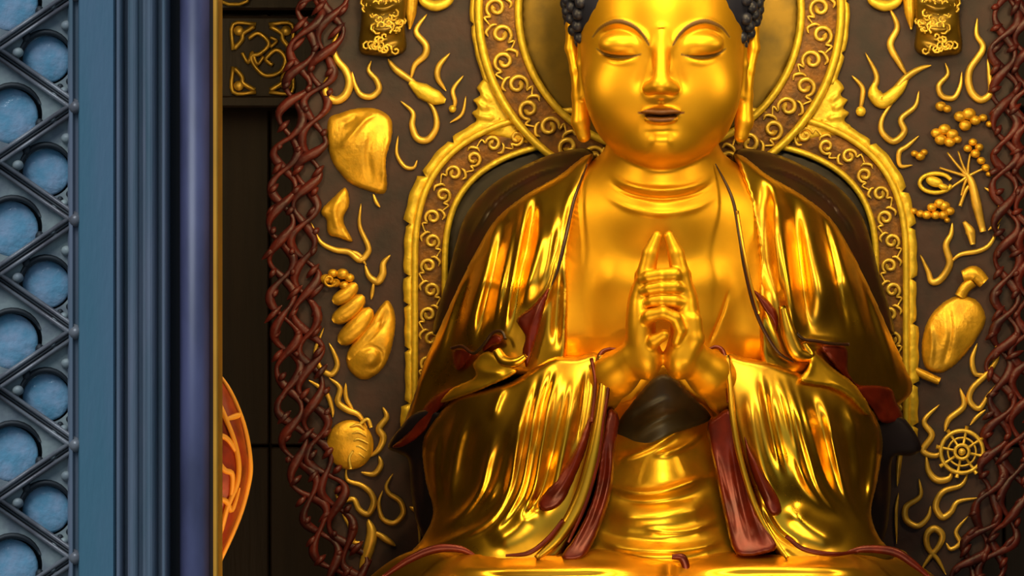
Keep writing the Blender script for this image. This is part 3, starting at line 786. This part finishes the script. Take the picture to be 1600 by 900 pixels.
# head
ell((1035, 20, 262), (132, 158, 142), 12)
ell((1035, 120, 288), (122, 118, 108), 40)
ell((1035, 178, 305), (106, 79, 84), 30)
ell((1035, 224, 338), (44, 32, 46), 34)      # chin
for s in (-1, 1):
    ell((CXf+s*66, 140, 340), (50, 52, 40), 34)      # cheeks
# neck rings
for yy, rr in ((272, 92), (300, 104)):
    pass
# brow bone and sockets
for s in (-1, 1):
    ell((CXf-2+s*62, 78, 418), (44, 17, 20), 10, 's') if False else None
# nose
cone((1033, 50, 392), (1033, 126, 420), 10, 13, 12)
ell((1033, 134, 422), (18, 14, 17), 9)
for s in (-1, 1): ell((1033+s*18, 137, 410), (13, 11, 14), 12)
# eyelid bulges
for s in (-1, 1):
    ell((1033+s*62, 68, 376), (36, 21, 24), 7)
# lips
ell((1033, 175, 402), (33, 7, 14), 6)
ell((1033, 187, 401), (27, 8, 14), 6)
# ears with long lobes

for s in (-1, 1):
    e = CXf+s*133
    chain([(e-s*4, 20, 268), (e+s*8, 40, 262), (e+s*10, 75, 262), (e+s*3, 110, 268), (e-s*4, 150, 270), (e-s*5, 190, 272), (e-s*10, 212, 274)], [9, 10, 9, 8, 12, 14, 11], 6)
    chain([(e-s*8, 60, 284), (e-s*6, 100, 286), (e-s*9, 150, 282)], [7, 7, 6], 6)
Fd = smin(KEEP, Fd, 8); del KEEP
# displacement map on the front (drawn on the face, neck and chest)
fu, fv = np.meshgrid(us, vs_, indexing='ij'); PP = np.stack([fu.ravel(), fv.ravel()], 1)
S = []
for s in (-1, 1):
    m = lambda x, y: (1033+s*(1033-x), y)
    S += [('r', [m(922,64), m(936,44), m(964,33), m(990,41), m(1008,58), m(1018,82)], 5, 3.0),       # brow ridge
          ('r', [m(934,64), m(950,50), m(968,46), m(990,53), m(1003,70)], 5, -3.5),                      # hollow above the lid
          ('r', [m(930,76), m(945,85), m(965,89.5), m(985,89), m(1002,85)], 2.6, -4.5),                  # eye slit
          ('r', [m(935,88), m(965,99), m(998,93)], 4, 1.5),
          ('r', [m(1018,70), m(1010,100), m(1000,130), m(994,150)], 9, -2.6)]
S += [('r', [(999,177), (1015,180), (1033,182), (1051,180), (1068,177)], 2.3, -5),
      ('r', [(996,202), (1033,206), (1070,202)], 10, -3.5), ('r', [(1033,153), (1033,165)], 4, -2.5),
      ('r', [(1012,218), (1033,220), (1054,218)], 12, 3),
      ('r', [(1033,40), (1033,45)], 4, 2.5),
      ('r', [(945,268), (985,290), (1035,297), (1085,290), (1122,268)], 5, 6), ('r', [(945,282), (985,303), (1035,311), (1085,303), (1122,282)], 3.5, -6),
      ('r', [(935,300), (985,326), (1035,334), (1085,326), (1130,300)], 5, 3),
      ('r', [(1140,450), (1128,490), (1105,545)], 2.2, -4),
      ('r', [(930,420), (980,445), (1030,440)], 26, 5), ('r', [(1145,420), (1095,445), (1040,440)], 26, 5)]
Dm = strokes_h(PP, S).reshape(fu.shape).astype(np.float32)
wm = smoothstep((ws-285)/25.0).astype(np.float32)
Fd -= Dm[:, :, None]*wm[None, None, :]
# ---- hands (after the chest drawing so fingers keep their form)
HW = 425
for s in (-1, 1):
    m = lambda x, y, w: (1036-s*(1036-x), y, w)
    # forearm from elbow inside the sleeve to the wrist
    chain([m(880, 642, 296), m(930, 612, 342), m(962, 585, 386), m(992, 560, 412)], [45, 38, 34, 29], 12)
    # palm and heel of the hand
    ell(m(1001, 520, HW-5), (24, 62, 30), 10)
    ell(m(1012, 560, HW-2), (22, 34, 28), 12)
    ell(m(998, 480, HW-10), (17, 44, 26), 10)
    # index fingers raised, tips touching
    chain([m(1002, 462, HW), m(1010, 426, HW+2), m(1016, 396, HW+2), m(1026.5, 369, HW+2)], [16, 15, 13, 8.5], 2.5)
    ell((1036, 436, HW+1), (20, 14, 12), 4)
    # middle finger right behind the index, a little shorter
    chain([m(998, 470, HW-20), m(1003, 430, HW-20), m(1013, 402, HW-18)], [13, 11, 7.5], 3)
# folded fingers of the right hand laid across, three rows, each with its knuckle
for i, (y0, y1, x0, x1) in enumerate(((433, 429, 1003, 1062), (452, 448, 1005, 1068), (471, 471, 1010, 1074))):
    chain([(x1, y1+4, HW+4), (1054, y1, HW+15), (1034, (y0+y1)/2-1, HW+20), (x0+10, y0, HW+17), (x0, y0+3, HW+12)], [11.5, 11.5, 11, 10, 8], 1.5)
# thumb of the right hand curling down, thumb of the left hand laid beneath it
chain([(1004, 505, HW+12), (1015, 494, HW+24), (1036, 489, HW+31), (1055, 497, HW+28), (1063, 516, HW+24), (1057, 534, HW+20)], [11, 11, 10.5, 10.5, 10, 8.5], 2.5)
chain([(1012, 545, HW+10), (1022, 533, HW+22), (1038, 523, HW+27)], [12, 10.5, 8.5], 3)
ell((1030, 508, HW+36), (10, 7, 12), 3, 's')
ell((1037, 546, HW+26), (7, 9, 12), 3, 's')
chain([(1084, 500, HW+12), (1086, 530, HW+12), (1074, 560, HW+12)], [13, 14, 12], 6)

def surface_nets(F):
    ins = F < 0
    c = ins[:-1, :-1, :-1].astype(np.int8)
    for dx in (0, 1):
        for dy in (0, 1):
            for dz in (0, 1):
                if dx or dy or dz: c = c+ins[dx:F.shape[0]-1+dx, dy:F.shape[1]-1+dy, dz:F.shape[2]-1+dz]
    act = (c > 0) & (c < 8); idx = np.full(act.shape, -1, np.int64)
    I = np.argwhere(act); idx[act] = np.arange(len(I))
    corners = [(a, b, d) for a in (0, 1) for b in (0, 1) for d in (0, 1)]
    val = {k: F[I[:, 0]+k[0], I[:, 1]+k[1], I[:, 2]+k[2]].astype(float) for k in corners}
    acc = np.zeros((len(I), 3)); cnt = np.zeros(len(I))
    for a in corners:
        for ax in range(3):
            if a[ax]: continue
            b = list(a); b[ax] = 1; b = tuple(b)
            va, vb = val[a], val[b]; m = (va < 0) != (vb < 0)
            t = np.where(m, va/(va-vb+1e-12), 0)
            p = np.tile(np.array(a, float), (len(I), 1)); p[:, ax] += t
            acc[m] += p[m]; cnt[m] += 1
    V = I+acc/cnt[:, None]
    faces = []
    for ax in range(3):
        o1, o2 = [(1, 2), (2, 0), (0, 1)][ax]
        s0 = [slice(0, n) for n in F.shape]; s0[ax] = slice(0, F.shape[ax]-1)
        s1 = list(s0); s1[ax] = slice(1, F.shape[ax])
        E = np.argwhere(ins[tuple(s0)] != ins[tuple(s1)])
        ok = (E[:, o1] > 0) & (E[:, o2] > 0) & (E[:, o1] < F.shape[o1]-1) & (E[:, o2] < F.shape[o2]-1)
        E = E[ok]; fl = ins[E[:, 0], E[:, 1], E[:, 2]]
        q = []
        for d1, d2 in ((0, 0), (-1, 0), (-1, -1), (0, -1)):
            G = E.copy(); G[:, o1] += d1; G[:, o2] += d2; q.append(idx[G[:, 0], G[:, 1], G[:, 2]])
        Q = np.stack(q, 1); Q[fl] = Q[fl][:, ::-1]
        faces.append(Q)
    return V, np.vstack(faces)
Fd[0] = Fd[-1] = 1; Fd[:, 0] = Fd[:, -1] = 1; Fd[:, :, 0] = Fd[:, :, -1] = 1
Vn, Fn = surface_nets(Fd)
uvw = Vn*H+np.array([U0, V0, W0]); Wp = W(uvw[:, 0], uvw[:, 1], uvw[:, 2])
Fn = Fn  # orientation checked below
body = mesh_obj('body', Wp, Fn, M['skin'], ST)
p = body.data.polygons[0]
# outward test using the foremost vertex
fi = int(np.argmin(Wp[:, 1])); 
sgn = sum(pl.normal.y for pl in body.data.polygons if fi in pl.vertices)
if sgn > 0: body.data.flip_normals()
sm = body.modifiers.new('soften', 'SMOOTH'); sm.factor = 0.5; sm.iterations = 2
# pigment: painted brows, eye line, lips
PV = uvw[:, :2]; front = uvw[:, 2] > 300
al = np.zeros(len(PV)); colr = np.tile(np.array([0.02, 0.012, 0.01]), (len(PV), 1))
head = front & (PV[:, 1] < 215)
def paint(path, wd, c, amt=1.0, prof=1.0):
    d, t, _ = seg_dist(PV[head], cr(path, False, 6))
    ww = wd*(0.35+0.65*np.sin(PI*np.clip(t, 0.02, 0.98)))
    a = amt*(1-smoothstep((d-ww)/1.6+0.3)); ix = np.where(head)[0]
    m = a > al[ix]; al[ix[m]] = a[m]; colr[ix[m]] = c
for s in (-1, 1):
    m = lambda x, y: (1033+s*(1033-x), y)
    paint([m(926,58), m(940,42), m(964,33), m(988,40), m(1004,54), m(1014,70)], 3.4, (0.045, 0.018, 0.008), 0.9)
    paint([m(932,76), m(946,85), m(965,89), m(985,88.5), m(1001,85)], 2.8, (0.03, 0.012, 0.006), 0.85)
lipc = (0.085, 0.010, 0.004)
for yy, x0, x1, wd in ((173, 1001, 1065, 4.6), (178, 998, 1068, 3.5), (185, 1006, 1060, 5.0)):
    paint([(x0, 176), ((x0+x1)/2-16, yy), ((x0+x1)/2, yy+1), ((x0+x1)/2+16, yy), (x1, 176)], wd, lipc, 0.9)
ca = body.data.color_attributes.new('pigment', 'FLOAT_COLOR', 'POINT')
ca.data.foreach_set('color', np.c_[colr, al].astype(np.float32).ravel())
del Fd

# ---- hair: tight snail curls over the skull
k = MB()
ellip(k, 1035, -8, 250, 150, 150, 140, nu=40, nv=24)
ellip(k, 1035, -150, 245, 78, 70, 70, nu=28, nv=16)
def curls(c, r, keep, n, rad):
    for i in range(n):
        z = 1-2*(i+0.5)/n; th = PI*(1+5**0.5)*i; rr = math.sqrt(1-z*z)
        x, y, zz = rr*math.cos(th), z, rr*math.sin(th)
        pu, pv, pw = c[0]+r[0]*x, c[1]-r[1]*y, c[2]+r[2]*zz
        if keep(pu, pv, pw): ellip(k, pu, pv, pw, rad, rad, rad, nu=9, nv=7)
curls((1035, -8, 250), (151, 151, 141), lambda u, v, w: not (w > 262 and v > -55 and abs(u-1035) < 122) and v < 92, 560, 10.5)
curls((1035, -150, 245), (79, 71, 71), lambda u, v, w: v < -130, 200, 9.5)
k.build('hair', M['hair'], ST)

# ---- garments
mir = lambda p: (2074-p[0],)+tuple(p[1:])
def ML(L): return [mir(p) for p in L]
cloakL = [(908,246),(872,274),(820,304),(774,342),(742,394),(714,450),(686,512),(662,566),(648,612),(632,655),(612,690),(650,672),(692,642),(742,606),(800,590),(850,590),(884,570),(889,480),(890,400),(902,320),(922,262),(928,240)]
bL = TPS([(920,245,250),(905,300,292),(892,400,330),(888,500,345),(885,570,350),(850,262,220),(800,292,205),(758,332,185),(722,400,165),(690,480,150),(655,580,140),(615,690,130),
          (850,350,290),(820,420,300),(790,500,300),(760,440,270),(725,520,240),(770,580,300),(700,620,215),(840,560,335)])
bR = lambda u, v: bL(2074-np.asarray(u), v)
SL = [('r', [(838,312),(826,370),(814,430),(800,500)], 6, -10), ('r', [(690,500),(664,570),(640,640)], 6, 10), ('r', [(734,400),(704,480),(676,560),(650,630)], 8, 12), ('r', [(700,470),(676,540),(650,610)], 4, -8), ('r', [(870,320),(858,400),(840,470)], 8, 10),
      ('r', [(826,290),(815,360),(803,430),(790,500),(784,545)], 7, 18), ('r', [(808,318),(796,390),(780,470),(770,535)], 6, 15), ('r', [(800,300),(790,350)], 5, 5),
      ('r', [(856,330),(842,390),(828,440),(812,480)], 13, 16), ('r', [(838,300),(832,350),(822,420)], 5, -10),
      ('r', [(776,340),(760,410),(742,470),(722,540)], 15, 20), ('r', [(790,330),(776,400),(758,480),(742,550)], 6, -14),
      ('r', [(752,350),(730,420),(706,490),(686,560),(672,600)], 6, 12), ('r', [(742,350),(716,420),(690,490),(668,570)], 4, -8),
      ('r', [(722,390),(696,460),(672,530),(655,590)], 7, 9),
      ('r', [(905,262),(884,330),(872,400),(860,450),(838,495),(815,540)], 4, 9), ('r', [(898,290),(880,360),(868,420)], 6, -8),
      ('r', [(878,420),(872,480),(868,550)], 8, -12),
      ('r', [(745,590),(705,612),(660,650)], 10, 8)]
SR = [('r', [(1352,440),(1380,520),(1408,610)], 6, 10), ('r', [(1322,400),(1350,470),(1378,550),(1398,610)], 8, 12), ('r', [(1196,270),(1210,300),(1216,340)], 8, 10), ('r', [(1140,300),(1150,360),(1156,420)], 7, 9),
      ('r', ML([(915,262),(900,330),(892,400),(885,460),(866,510),(845,560)]), 3.5, 10),
      ('r', [(1186,270),(1186,340),(1192,420),(1212,470)], 18, -20), ('r', [(1158,380),(1178,430),(1206,466)], 3, 7),
      ('r', [(1212,290),(1220,370),(1230,440),(1240,500),(1256,552)], 13, 26), ('r', [(1207,330),(1213,400),(1220,470)], 4, 9),
      ('r', [(1240,300),(1246,380),(1254,450),(1266,530)], 9, -18),
      ('r', [(1256,310),(1270,390),(1282,450),(1290,520)], 16, 16), ('r', [(1276,310),(1298,390),(1312,460),(1326,530)], 4, -11),
      ('r', [(1298,340),(1320,420),(1342,490),(1366,560)], 8, 12), ('r', [(1310,340),(1338,420),(1362,500),(1388,580)], 4, -8),
      ('r', [(1340,400),(1366,470),(1390,540),(1410,610)], 6, 8),
      ('r', [(1245,530),(1280,532),(1322,536)], 4, 10), ('r', [(1150,420),(1160,480),(1162,540)], 7, -10)]
relief('cloak_front', cloakL, bL, M['robe'], ST, SL, step=3.2, roll=10, rollh=14, back=60)
cloakR = [(2074-p[0], p[1]) for p in cloakL if p not in ((632,655),(612,690),(650,672))]
relief('cloak_front', cloakR, bR, M['robe'], ST, SR, step=3.2, roll=10, rollh=14, back=60)
# dark shoulder cap behind the cloak
cap = [(925,236),(872,238),(812,262),(762,294),(728,336),(712,382),(700,430),(676,520),(712,500),(738,450),(768,400),(800,356),(838,326),(880,302),(922,292)]
bcap = TPS([(920,240,180),(812,262,110),(728,336,95),(692,460,90),(712,500,118),(738,450,150),(768,400,180),(800,356,196),(838,326,208),(880,302,220),(922,292,236)])
capstroke = [('r', [(900,256),(840,272),(785,305),(748,350),(726,400)], 2.5, 6)]
relief('shoulder_cape', cap, bcap, M['maroon'], ST, capstroke, step=4, roll=6, rollh=8, back=50)
relief('shoulder_cape', ML(cap), lambda u, v: bcap(2074-np.asarray(u), v), M['maroon'], ST, [(s[0], ML(s[1]), s[2], s[3]) for s in capstroke], step=4, roll=6, rollh=8, back=50)
# dark elbow folds standing out to the sides
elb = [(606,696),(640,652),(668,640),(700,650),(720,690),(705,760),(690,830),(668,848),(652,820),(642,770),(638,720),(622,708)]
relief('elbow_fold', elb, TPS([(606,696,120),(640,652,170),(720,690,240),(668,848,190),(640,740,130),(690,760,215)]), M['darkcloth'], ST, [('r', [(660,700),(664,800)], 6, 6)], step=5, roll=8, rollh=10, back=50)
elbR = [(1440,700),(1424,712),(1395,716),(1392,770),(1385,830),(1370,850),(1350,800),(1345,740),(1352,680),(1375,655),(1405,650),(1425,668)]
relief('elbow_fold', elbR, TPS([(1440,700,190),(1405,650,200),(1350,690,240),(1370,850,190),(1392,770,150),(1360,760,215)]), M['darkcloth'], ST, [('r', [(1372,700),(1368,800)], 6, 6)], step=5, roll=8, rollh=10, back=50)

# belly: inner robe with curved folds
bel = [(948,640),(985,622),(1035,610),(1085,622),(1115,640),(1128,720),(1140,800),(1160,880),(900,885),(925,800),(942,720)]
relief('inner_robe', bel, TPS([(950,650,290),(1035,610,330),(1035,660,350),(1115,650,290),(1035,740,385),(945,760,362),(1125,760,362),(1035,820,420),(940,840,400),(1135,840,400),(1035,880,455),(920,885,440),(1150,885,440)]), M['belly'], ST,
       [('f', [(955,716),(985,712),(1020,698),(1050,680),(1068,664)], 4, 12), ('f', [(1018,713),(1048,706),(1078,692),(1102,672)], 4, 11),
        ('f', [(940,756),(985,770),(1030,769),(1070,757),(1124,734)], 5.5, 14), ('r', [(950,775),(1000,785),(1060,780),(1112,760)], 7, -7),
        ('r', [(940,800),(985,808),(1035,806),(1120,788)], 13, 10), ('f', [(1000,824),(1040,831),(1080,828),(1128,812)], 3.5, 9),
        ('f', [(920,838),(975,856),(1035,861),(1090,856),(1150,838)], 7, 14), ('r', [(930,830),(990,842),(1060,845)], 5, -5)], step=3, roll=8, rollh=8, back=120)

relief('dark_chest_patch', [(962,700),(960,668),(986,630),(1014,596),(1035,584),(1056,592),(1086,622),(1112,650),(1096,664),(1060,676),(1030,692),(1000,704)], TPS([(960,670,312),(1035,586,352),(1035,610,356),(1035,660,366),(1112,650,312),(1035,690,366),(965,700,330)]), M['darkplate'], ST, [('r', [(985,690),(1020,660),(1080,636)], 6, 7), ('r', [(980,660),(1010,640),(1050,620)], 5, -5)], step=3, roll=6, rollh=8, thick=30)  # dark olive patch over the chest beneath the hands
# sleeves
slL = [(936,552),(900,556),(868,556),(836,572),(800,594),(760,606),(716,618),(684,648),(660,690),(664,750),(676,800),(660,840),(640,872),(700,888),(800,884),(862,878),(895,840),(915,780),(930,720),(942,650),(946,600)]
bS = TPS([(940,560,378),(945,640,400),(920,760,418),(870,872,448),(868,556,372),(800,596,350),(716,620,280),(684,650,230),(658,690,200),(664,760,205),(660,840,270),(640,872,320),
          (880,640,412),(820,660,402),(760,680,360),(820,760,410),(740,760,340),(780,830,410),(700,820,320),(720,880,420),(860,760,424)])
SSL = [('r', [(690,670),(680,720),(684,790)], 7, 12), ('r', [(735,640),(716,690),(706,750),(704,800)], 7, 12), ('r', [(812,640),(792,700),(775,760),(740,810)], 6, 10), ('r', [(862,700),(846,770),(815,815)], 5, -8),
       ('f', [(836,584),(818,640),(806,700),(796,760),(766,812),(700,846),(652,862)], 6.8, 15), ('f', [(857,570),(840,620),(826,700),(812,768),(776,824),(740,846)], 6.3, 14),
       ('f', [(876,566),(858,630),(846,700),(832,770),(800,820)], 6.3, 13), ('r', [(846,580),(830,640),(816,710),(802,770)], 5, -8), ('r', [(867,572),(850,630),(836,710)], 5, -8),
       ('f', [(790,598),(776,630),(768,660)], 5.8, 8), ('r', [(776,672),(762,720),(750,766),(722,804),(690,826)], 6, 14), ('r', [(795,670),(785,730),(770,780)], 9, -9),
       ('r', [(720,636),(704,680),(694,730),(698,780)], 8, 11), ('r', [(745,650),(730,710),(722,770)], 8, -9),
       ('r', [(836,790),(806,826),(760,848)], 17, 12), ('r', [(900,580),(890,650),(876,720),(862,780),(840,820)], 8, 8), ('r', [(890,590),(874,660),(860,730),(848,780)], 5, -7),
       ('r', [(918,570),(910,640),(898,700)], 4, -6)]
relief('sleeve', slL, bS, M['robe'], ST, SSL, step=2.6, roll=12, rollh=16, back=110)
slR = [(1135,556),(1165,558),(1205,566),(1245,580),(1290,596),(1335,612),(1366,645),(1380,690),(1372,750),(1362,800),(1375,840),(1400,872),(1340,888),(1260,884),(1222,876),(1195,830),(1172,760),(1152,690),(1136,620)]
bSR = lambda u, v: bS(2074-np.asarray(u), v)
SSR = [('r', [(1372,680),(1366,740),(1360,800)], 7, 12), ('r', [(1336,660),(1346,720),(1352,790)], 5, -10), ('r', [(1290,640),(1308,720),(1330,790)], 5, 9),
       ('f', [(1186,574),(1196,620),(1208,680),(1222,740)], 6.8, 14), ('f', [(1208,576),(1224,620),(1240,690),(1258,750),(1296,804)], 6.3, 13), ('f', [(1223,578),(1244,640),(1264,710),(1284,768),(1330,820)], 6.3, 13),
       ('f', [(1240,584),(1256,640),(1274,700),(1296,762),(1340,810)], 6.3, 10), ('r', [(1198,600),(1214,680),(1234,750)], 5, -9), ('r', [(1216,600),(1236,680),(1254,740)], 4, -7),
       ('f', [(1276,604),(1294,650),(1306,710),(1320,770),(1350,826)], 6.3, 12), ('r', [(1264,610),(1286,680),(1302,750)], 7, -9), ('f', [(1318,620),(1336,670),(1346,730),(1350,780)], 6.8, 11),
       ('r', [(1306,630),(1322,690),(1332,760)], 7, -9), ('r', [(1226,786),(1262,822),(1320,850)], 16, 13), ('r', [(1170,600),(1178,670),(1196,740),(1220,790)], 9, 7), ('r', [(1186,780),(1215,830),(1260,860)], 4, -8)]
relief('sleeve', slR, bSR, M['robe'], ST, SSR, step=2.6, roll=12, rollh=16, back=110)

# small turned folds between cloak and sleeve
def ribbon(name, pts, r, w, mat, flat=0.5, taper=None, seg=10, smooth=8):
    k = MB(); tube(k, pts, r, w, flat=flat, seg=seg, taper=taper, smooth=smooth); return k.build(name, M[mat], ST)
onL = lambda e: (lambda u, v: bL(u, v)+e)
onS = lambda e: (lambda u, v: bS(u, v)+e)
onR = lambda e: (lambda u, v: bR(u, v)+e)
onSR = lambda e: (lambda u, v: bSR(u, v)+e)
def maxw(*fs): return lambda u, v: np.max([f(u, v) for f in fs], axis=0)
relief('turned_fold', [(688,630),(706,606),(742,588),(738,568),(762,548),(790,566),(808,578),(800,588),(765,604),(730,618)], maxw(onL(22), onS(12)), M['belly'], ST, [('r', [(694,622),(730,600),(775,590)], 4, -6), ('r', [(740,572),(760,580),(790,582)], 6, 8)], step=3, roll=6, rollh=7, thick=30)
relief('red_lining', [(640,672),(668,628),(700,606),(720,602),(704,622),(680,650),(662,676),(632,698),(612,698)], maxw(onL(14), lambda u, v: 0*u+150), M['red'], ST, [('r', [(705,606),(680,635),(640,680)], 3, 5), ('r', [(712,612),(690,640)], 2.5, 4)], step=3, roll=5, rollh=6, thick=40)
relief('red_lining', [(806,500),(830,478),(850,456),(862,440),(852,480),(842,520),(830,560),(822,575),(815,550),(820,525)], onL(16), M['red'], ST, [('r', [(846,470),(828,520),(824,560)], 3, 6)], step=3, roll=5, rollh=6, thick=30)
relief('red_lining', [(706,548),(722,544),(738,552),(730,566),(716,580),(708,570)], onL(16), M['red'], ST, [('r', [(722,550),(718,574)], 2.5, 5)], step=2.5, roll=4, rollh=5, thick=30)
relief('red_lining', [(756,532),(770,522),(784,524),(784,536),(772,540),(754,550)], onL(18), M['red'], ST, [], step=2.5, roll=4, rollh=5, thick=30)
ribbon('hem_edge', [(706,544),(722,541),(740,552),(756,538),(770,520),(784,518),(790,530)], 2.6, onL(22), 'maroon', 1)
ribbon('hem_curl', [(776,548),(788,564),(806,566),(822,556)], [7,9,8,4], onL(26), 'robe', .8)
# right-hand counterparts
relief('turned_fold', [(1250,596),(1262,572),(1268,548),(1282,556),(1304,576),(1332,596),(1352,622),(1362,644),(1352,648),(1326,622),(1296,606)], maxw(onR(24), onSR(14)), M['belly'], ST, [('r', [(1290,590),(1330,612),(1354,640)], 3.5, 6), ('r', [(1268,560),(1262,590)], 4, 5)], step=3, roll=6, rollh=7, thick=30)
relief('red_lining', [(1282,540),(1322,542),(1326,580),(1340,604),(1318,590),(1298,566)], onR(16), M['red'], ST, [('r', [(1292,550),(1325,586)], 2.5, 6)], step=3, roll=5, rollh=6, thick=30)
relief('red_lining', [(1336,606),(1388,604),(1402,628),(1412,652),(1396,662),(1376,660),(1362,640)], maxw(onR(14), lambda u, v: 0*u+150), M['red'], ST, [('r', [(1350,612),(1400,660)], 3, 5)], step=3, roll=5, rollh=6, thick=40)
relief('red_lining', [(1176,452),(1200,468),(1216,492),(1214,520),(1204,500),(1190,480)], onR(12), M['red'], ST, [], step=2.5, roll=4, rollh=5, thick=30)
ribbon('hem_edge', [(1244,520),(1256,530),(1276,533),(1300,537),(1326,538)], 2.6, onR(22), 'maroon', 1)
ribbon('hem_curl', [(1222,478),(1232,520),(1246,552),(1266,556),(1256,536)], [6,12,12,8,4], onR(20), 'robe', .8)
ribbon('lapel_edge', [(918,256),(898,310),(884,370),(872,420),(862,446)], [2.5,3,3,2], onL(10), 'maroon', 1, 0.3)
ribbon('lapel_edge', [(1118,256),(1144,310),(1156,370),(1164,420),(1182,490),(1212,546),(1240,566)], 3.2, onR(10), 'maroon', 1, 0.3)
ribbon('lapel_edge', [(1152,330),(1162,390),(1172,440),(1186,490)], 2.6, onR(15), 'robe', 1)

# cuffs, sleeve edge bands and red linings hanging from the forearms
relief('sleeve_lining', [(950,640),(968,652),(962,700),(958,760),(940,820),(912,872),(876,872),(902,830),(928,770),(938,700)], TPS([(950,640,390),(962,700,400),(958,760,412),(890,870,468),(912,872,470),(930,760,424)]), M['red'], ST,
       [('r', [(948,670),(944,740),(925,810),(895,866)], 3, -8), ('r', [(955,690),(950,760),(925,840)], 4, 7)], step=3, roll=6, rollh=8, thick=40)
relief('sleeve_lining', [(928,636),(920,690),(902,740),(878,788),(850,800),(840,784),(868,748),(896,706),(912,668)], onS(10), M['red'], ST, [('r', [(918,670),(890,740),(856,790)], 4, 6)], step=3, roll=6, rollh=7, thick=20)
ribbon('sleeve_band', [(938,556),(944,590),(938,650),(926,715),(905,785),(872,840),(838,872)], [5,8,9,11,12,10,5], lambda u, v: bS(u, v)+16, 'robe', .7)
ribbon('sleeve_band', [(950,575),(950,610),(942,660),(934,720),(914,790),(888,848)], [2,3,3,3,3,2], lambda u, v: bS(u, v)+20, 'red', 1)
ribbon('sleeve_band', [(924,560),(930,600),(924,660)], 3, lambda u, v: bS(u, v)+15, 'red', 1)
relief('sleeve_lining', [(1104,668),(1120,648),(1142,640),(1160,690),(1176,760),(1200,820),(1216,852),(1196,866),(1150,866),(1132,810),(1118,740)], TPS([(1105,670,392),(1140,640,400),(1118,740,408),(1176,760,426),(1150,866,466),(1210,856,466)]), M['red'], ST,
       [('r', [(1112,690),(1130,770),(1148,850)], 5, 7), ('r', [(1140,680),(1156,770),(1176,856)], 4, -8), ('r', [(1150,690),(1170,780),(1196,856)], 4, 7)], step=3, roll=6, rollh=8, thick=40)
relief('sleeve_lining', [(1160,660),(1172,700),(1196,740),(1216,776),(1222,800),(1205,806),(1186,770),(1168,720)], onSR(10), M['red'], ST, [('r', [(1166,690),(1190,750),(1210,795)], 4, 6)], step=3, roll=6, rollh=7, thick=20)
ribbon('sleeve_band', [(1136,556),(1140,600),(1146,660),(1158,720),(1180,790),(1206,840),(1230,872)], [4,5,5,5,5,5,3], lambda u, v: bSR(u, v)+18, 'robe', .8)
ribbon('cuff', [(1104,548),(1118,542),(1130,550),(1136,580),(1138,630)], [2,3,4,4,3], lambda u, v: bSR(u, v)+10, 'red', .7)
ribbon('cuff', [(966,546),(950,546),(938,554),(930,580)], [2,3,4,3], lambda u, v: bS(u, v)+8, 'red', .7)

# lap: crossed legs under the robe
lap = [(560,925),(585,895),(625,868),(670,856),(740,862),(800,870),(880,864),(935,858),(1000,868),(1070,872),(1140,862),(1200,866),(1270,868),(1330,862),(1395,866),(1440,885),(1480,925),(1478,985),(1400,1020),(1035,1030),(660,1020),(566,985)]
relief('lap_drapery', lap, TPS([(565,930,240),(630,868,330),(740,862,420),(880,864,452),(1035,868,450),(1200,866,452),(1330,862,420),(1400,868,330),(1478,930,240),(700,925,490),(880,930,530),(1035,930,540),(1200,930,530),(1370,925,490),(700,1000,500),(1035,1020,545),(1370,1000,500)]), M['lap'], ST,
       [('r', [(700,884),(800,890),(940,888),(1010,892)], 9, 13), ('r', [(1070,890),(1180,886),(1320,888),(1390,893)], 9, 13), ('r', [(640,905),(720,908)], 9, 8), ('r', [(1040,868),(1045,900),(1030,960)], 10, -10)], step=4, roll=14, rollh=16, back=40)
ribbon('red_hem', [(598,902),(640,874),(680,858),(718,858),(746,870)], [3,6,7,6,2], 420, 'red', .7)
ribbon('red_hem', [(1316,866),(1350,858),(1396,862),(1426,880),(1452,902)], [2,6,7,6,3], 420, 'red', .7)
ribbon('red_hem', [(790,868),(826,864),(856,842),(880,812)], [2,4,4,3], onS(26), 'red', 1)
ribbon('red_hem', [(1228,838),(1256,858),(1300,866),(1340,862)], [3,4,4,2], onSR(24), 'red', 1)
ribbon('red_hem', [(1050,870),(1066,872),(1072,890),(1064,908)], [4,7,6,4], 478, 'red', .8)

# ---- lotus pedestal carrying the statue (below the frame)
pd = empty('lotus_pedestal', (wx(1035, -0.65), -0.65, 0), 'red and gold pedestal carrying the gilded seated statue', 'pedestal')
zt = 1.255
def slab(name, rx, ry, z0, z1, mat):
    n = 64; v = []
    for z, s_ in ((z0, 0.97), (z0+0.03, 1), (z1-0.03, 1), (z1, 0.97)):
        for i in range(n):
            a = 2*PI*i/n; v.append((wx(1035, -0.65)+rx*s_*math.cos(a), -0.65+ry*s_*math.sin(a), z))
    f = [(r*n+i, r*n+(i+1) % n, (r+1)*n+(i+1) % n, (r+1)*n+i) for r in range(3) for i in range(n)]+[tuple(range(n-1, -1, -1)), tuple(range(3*n, 4*n))]
    mb = MB(); mb.add(v, f); mb.build(name, mat, pd)
slab('seat_slab', 1.05, 0.58, zt-0.16, zt, M['relief']); slab('waist', 0.8, 0.45, 0.34, zt-0.16, M['border']); slab('plinth', 1.1, 0.6, 0, 0.34, M['relief'])
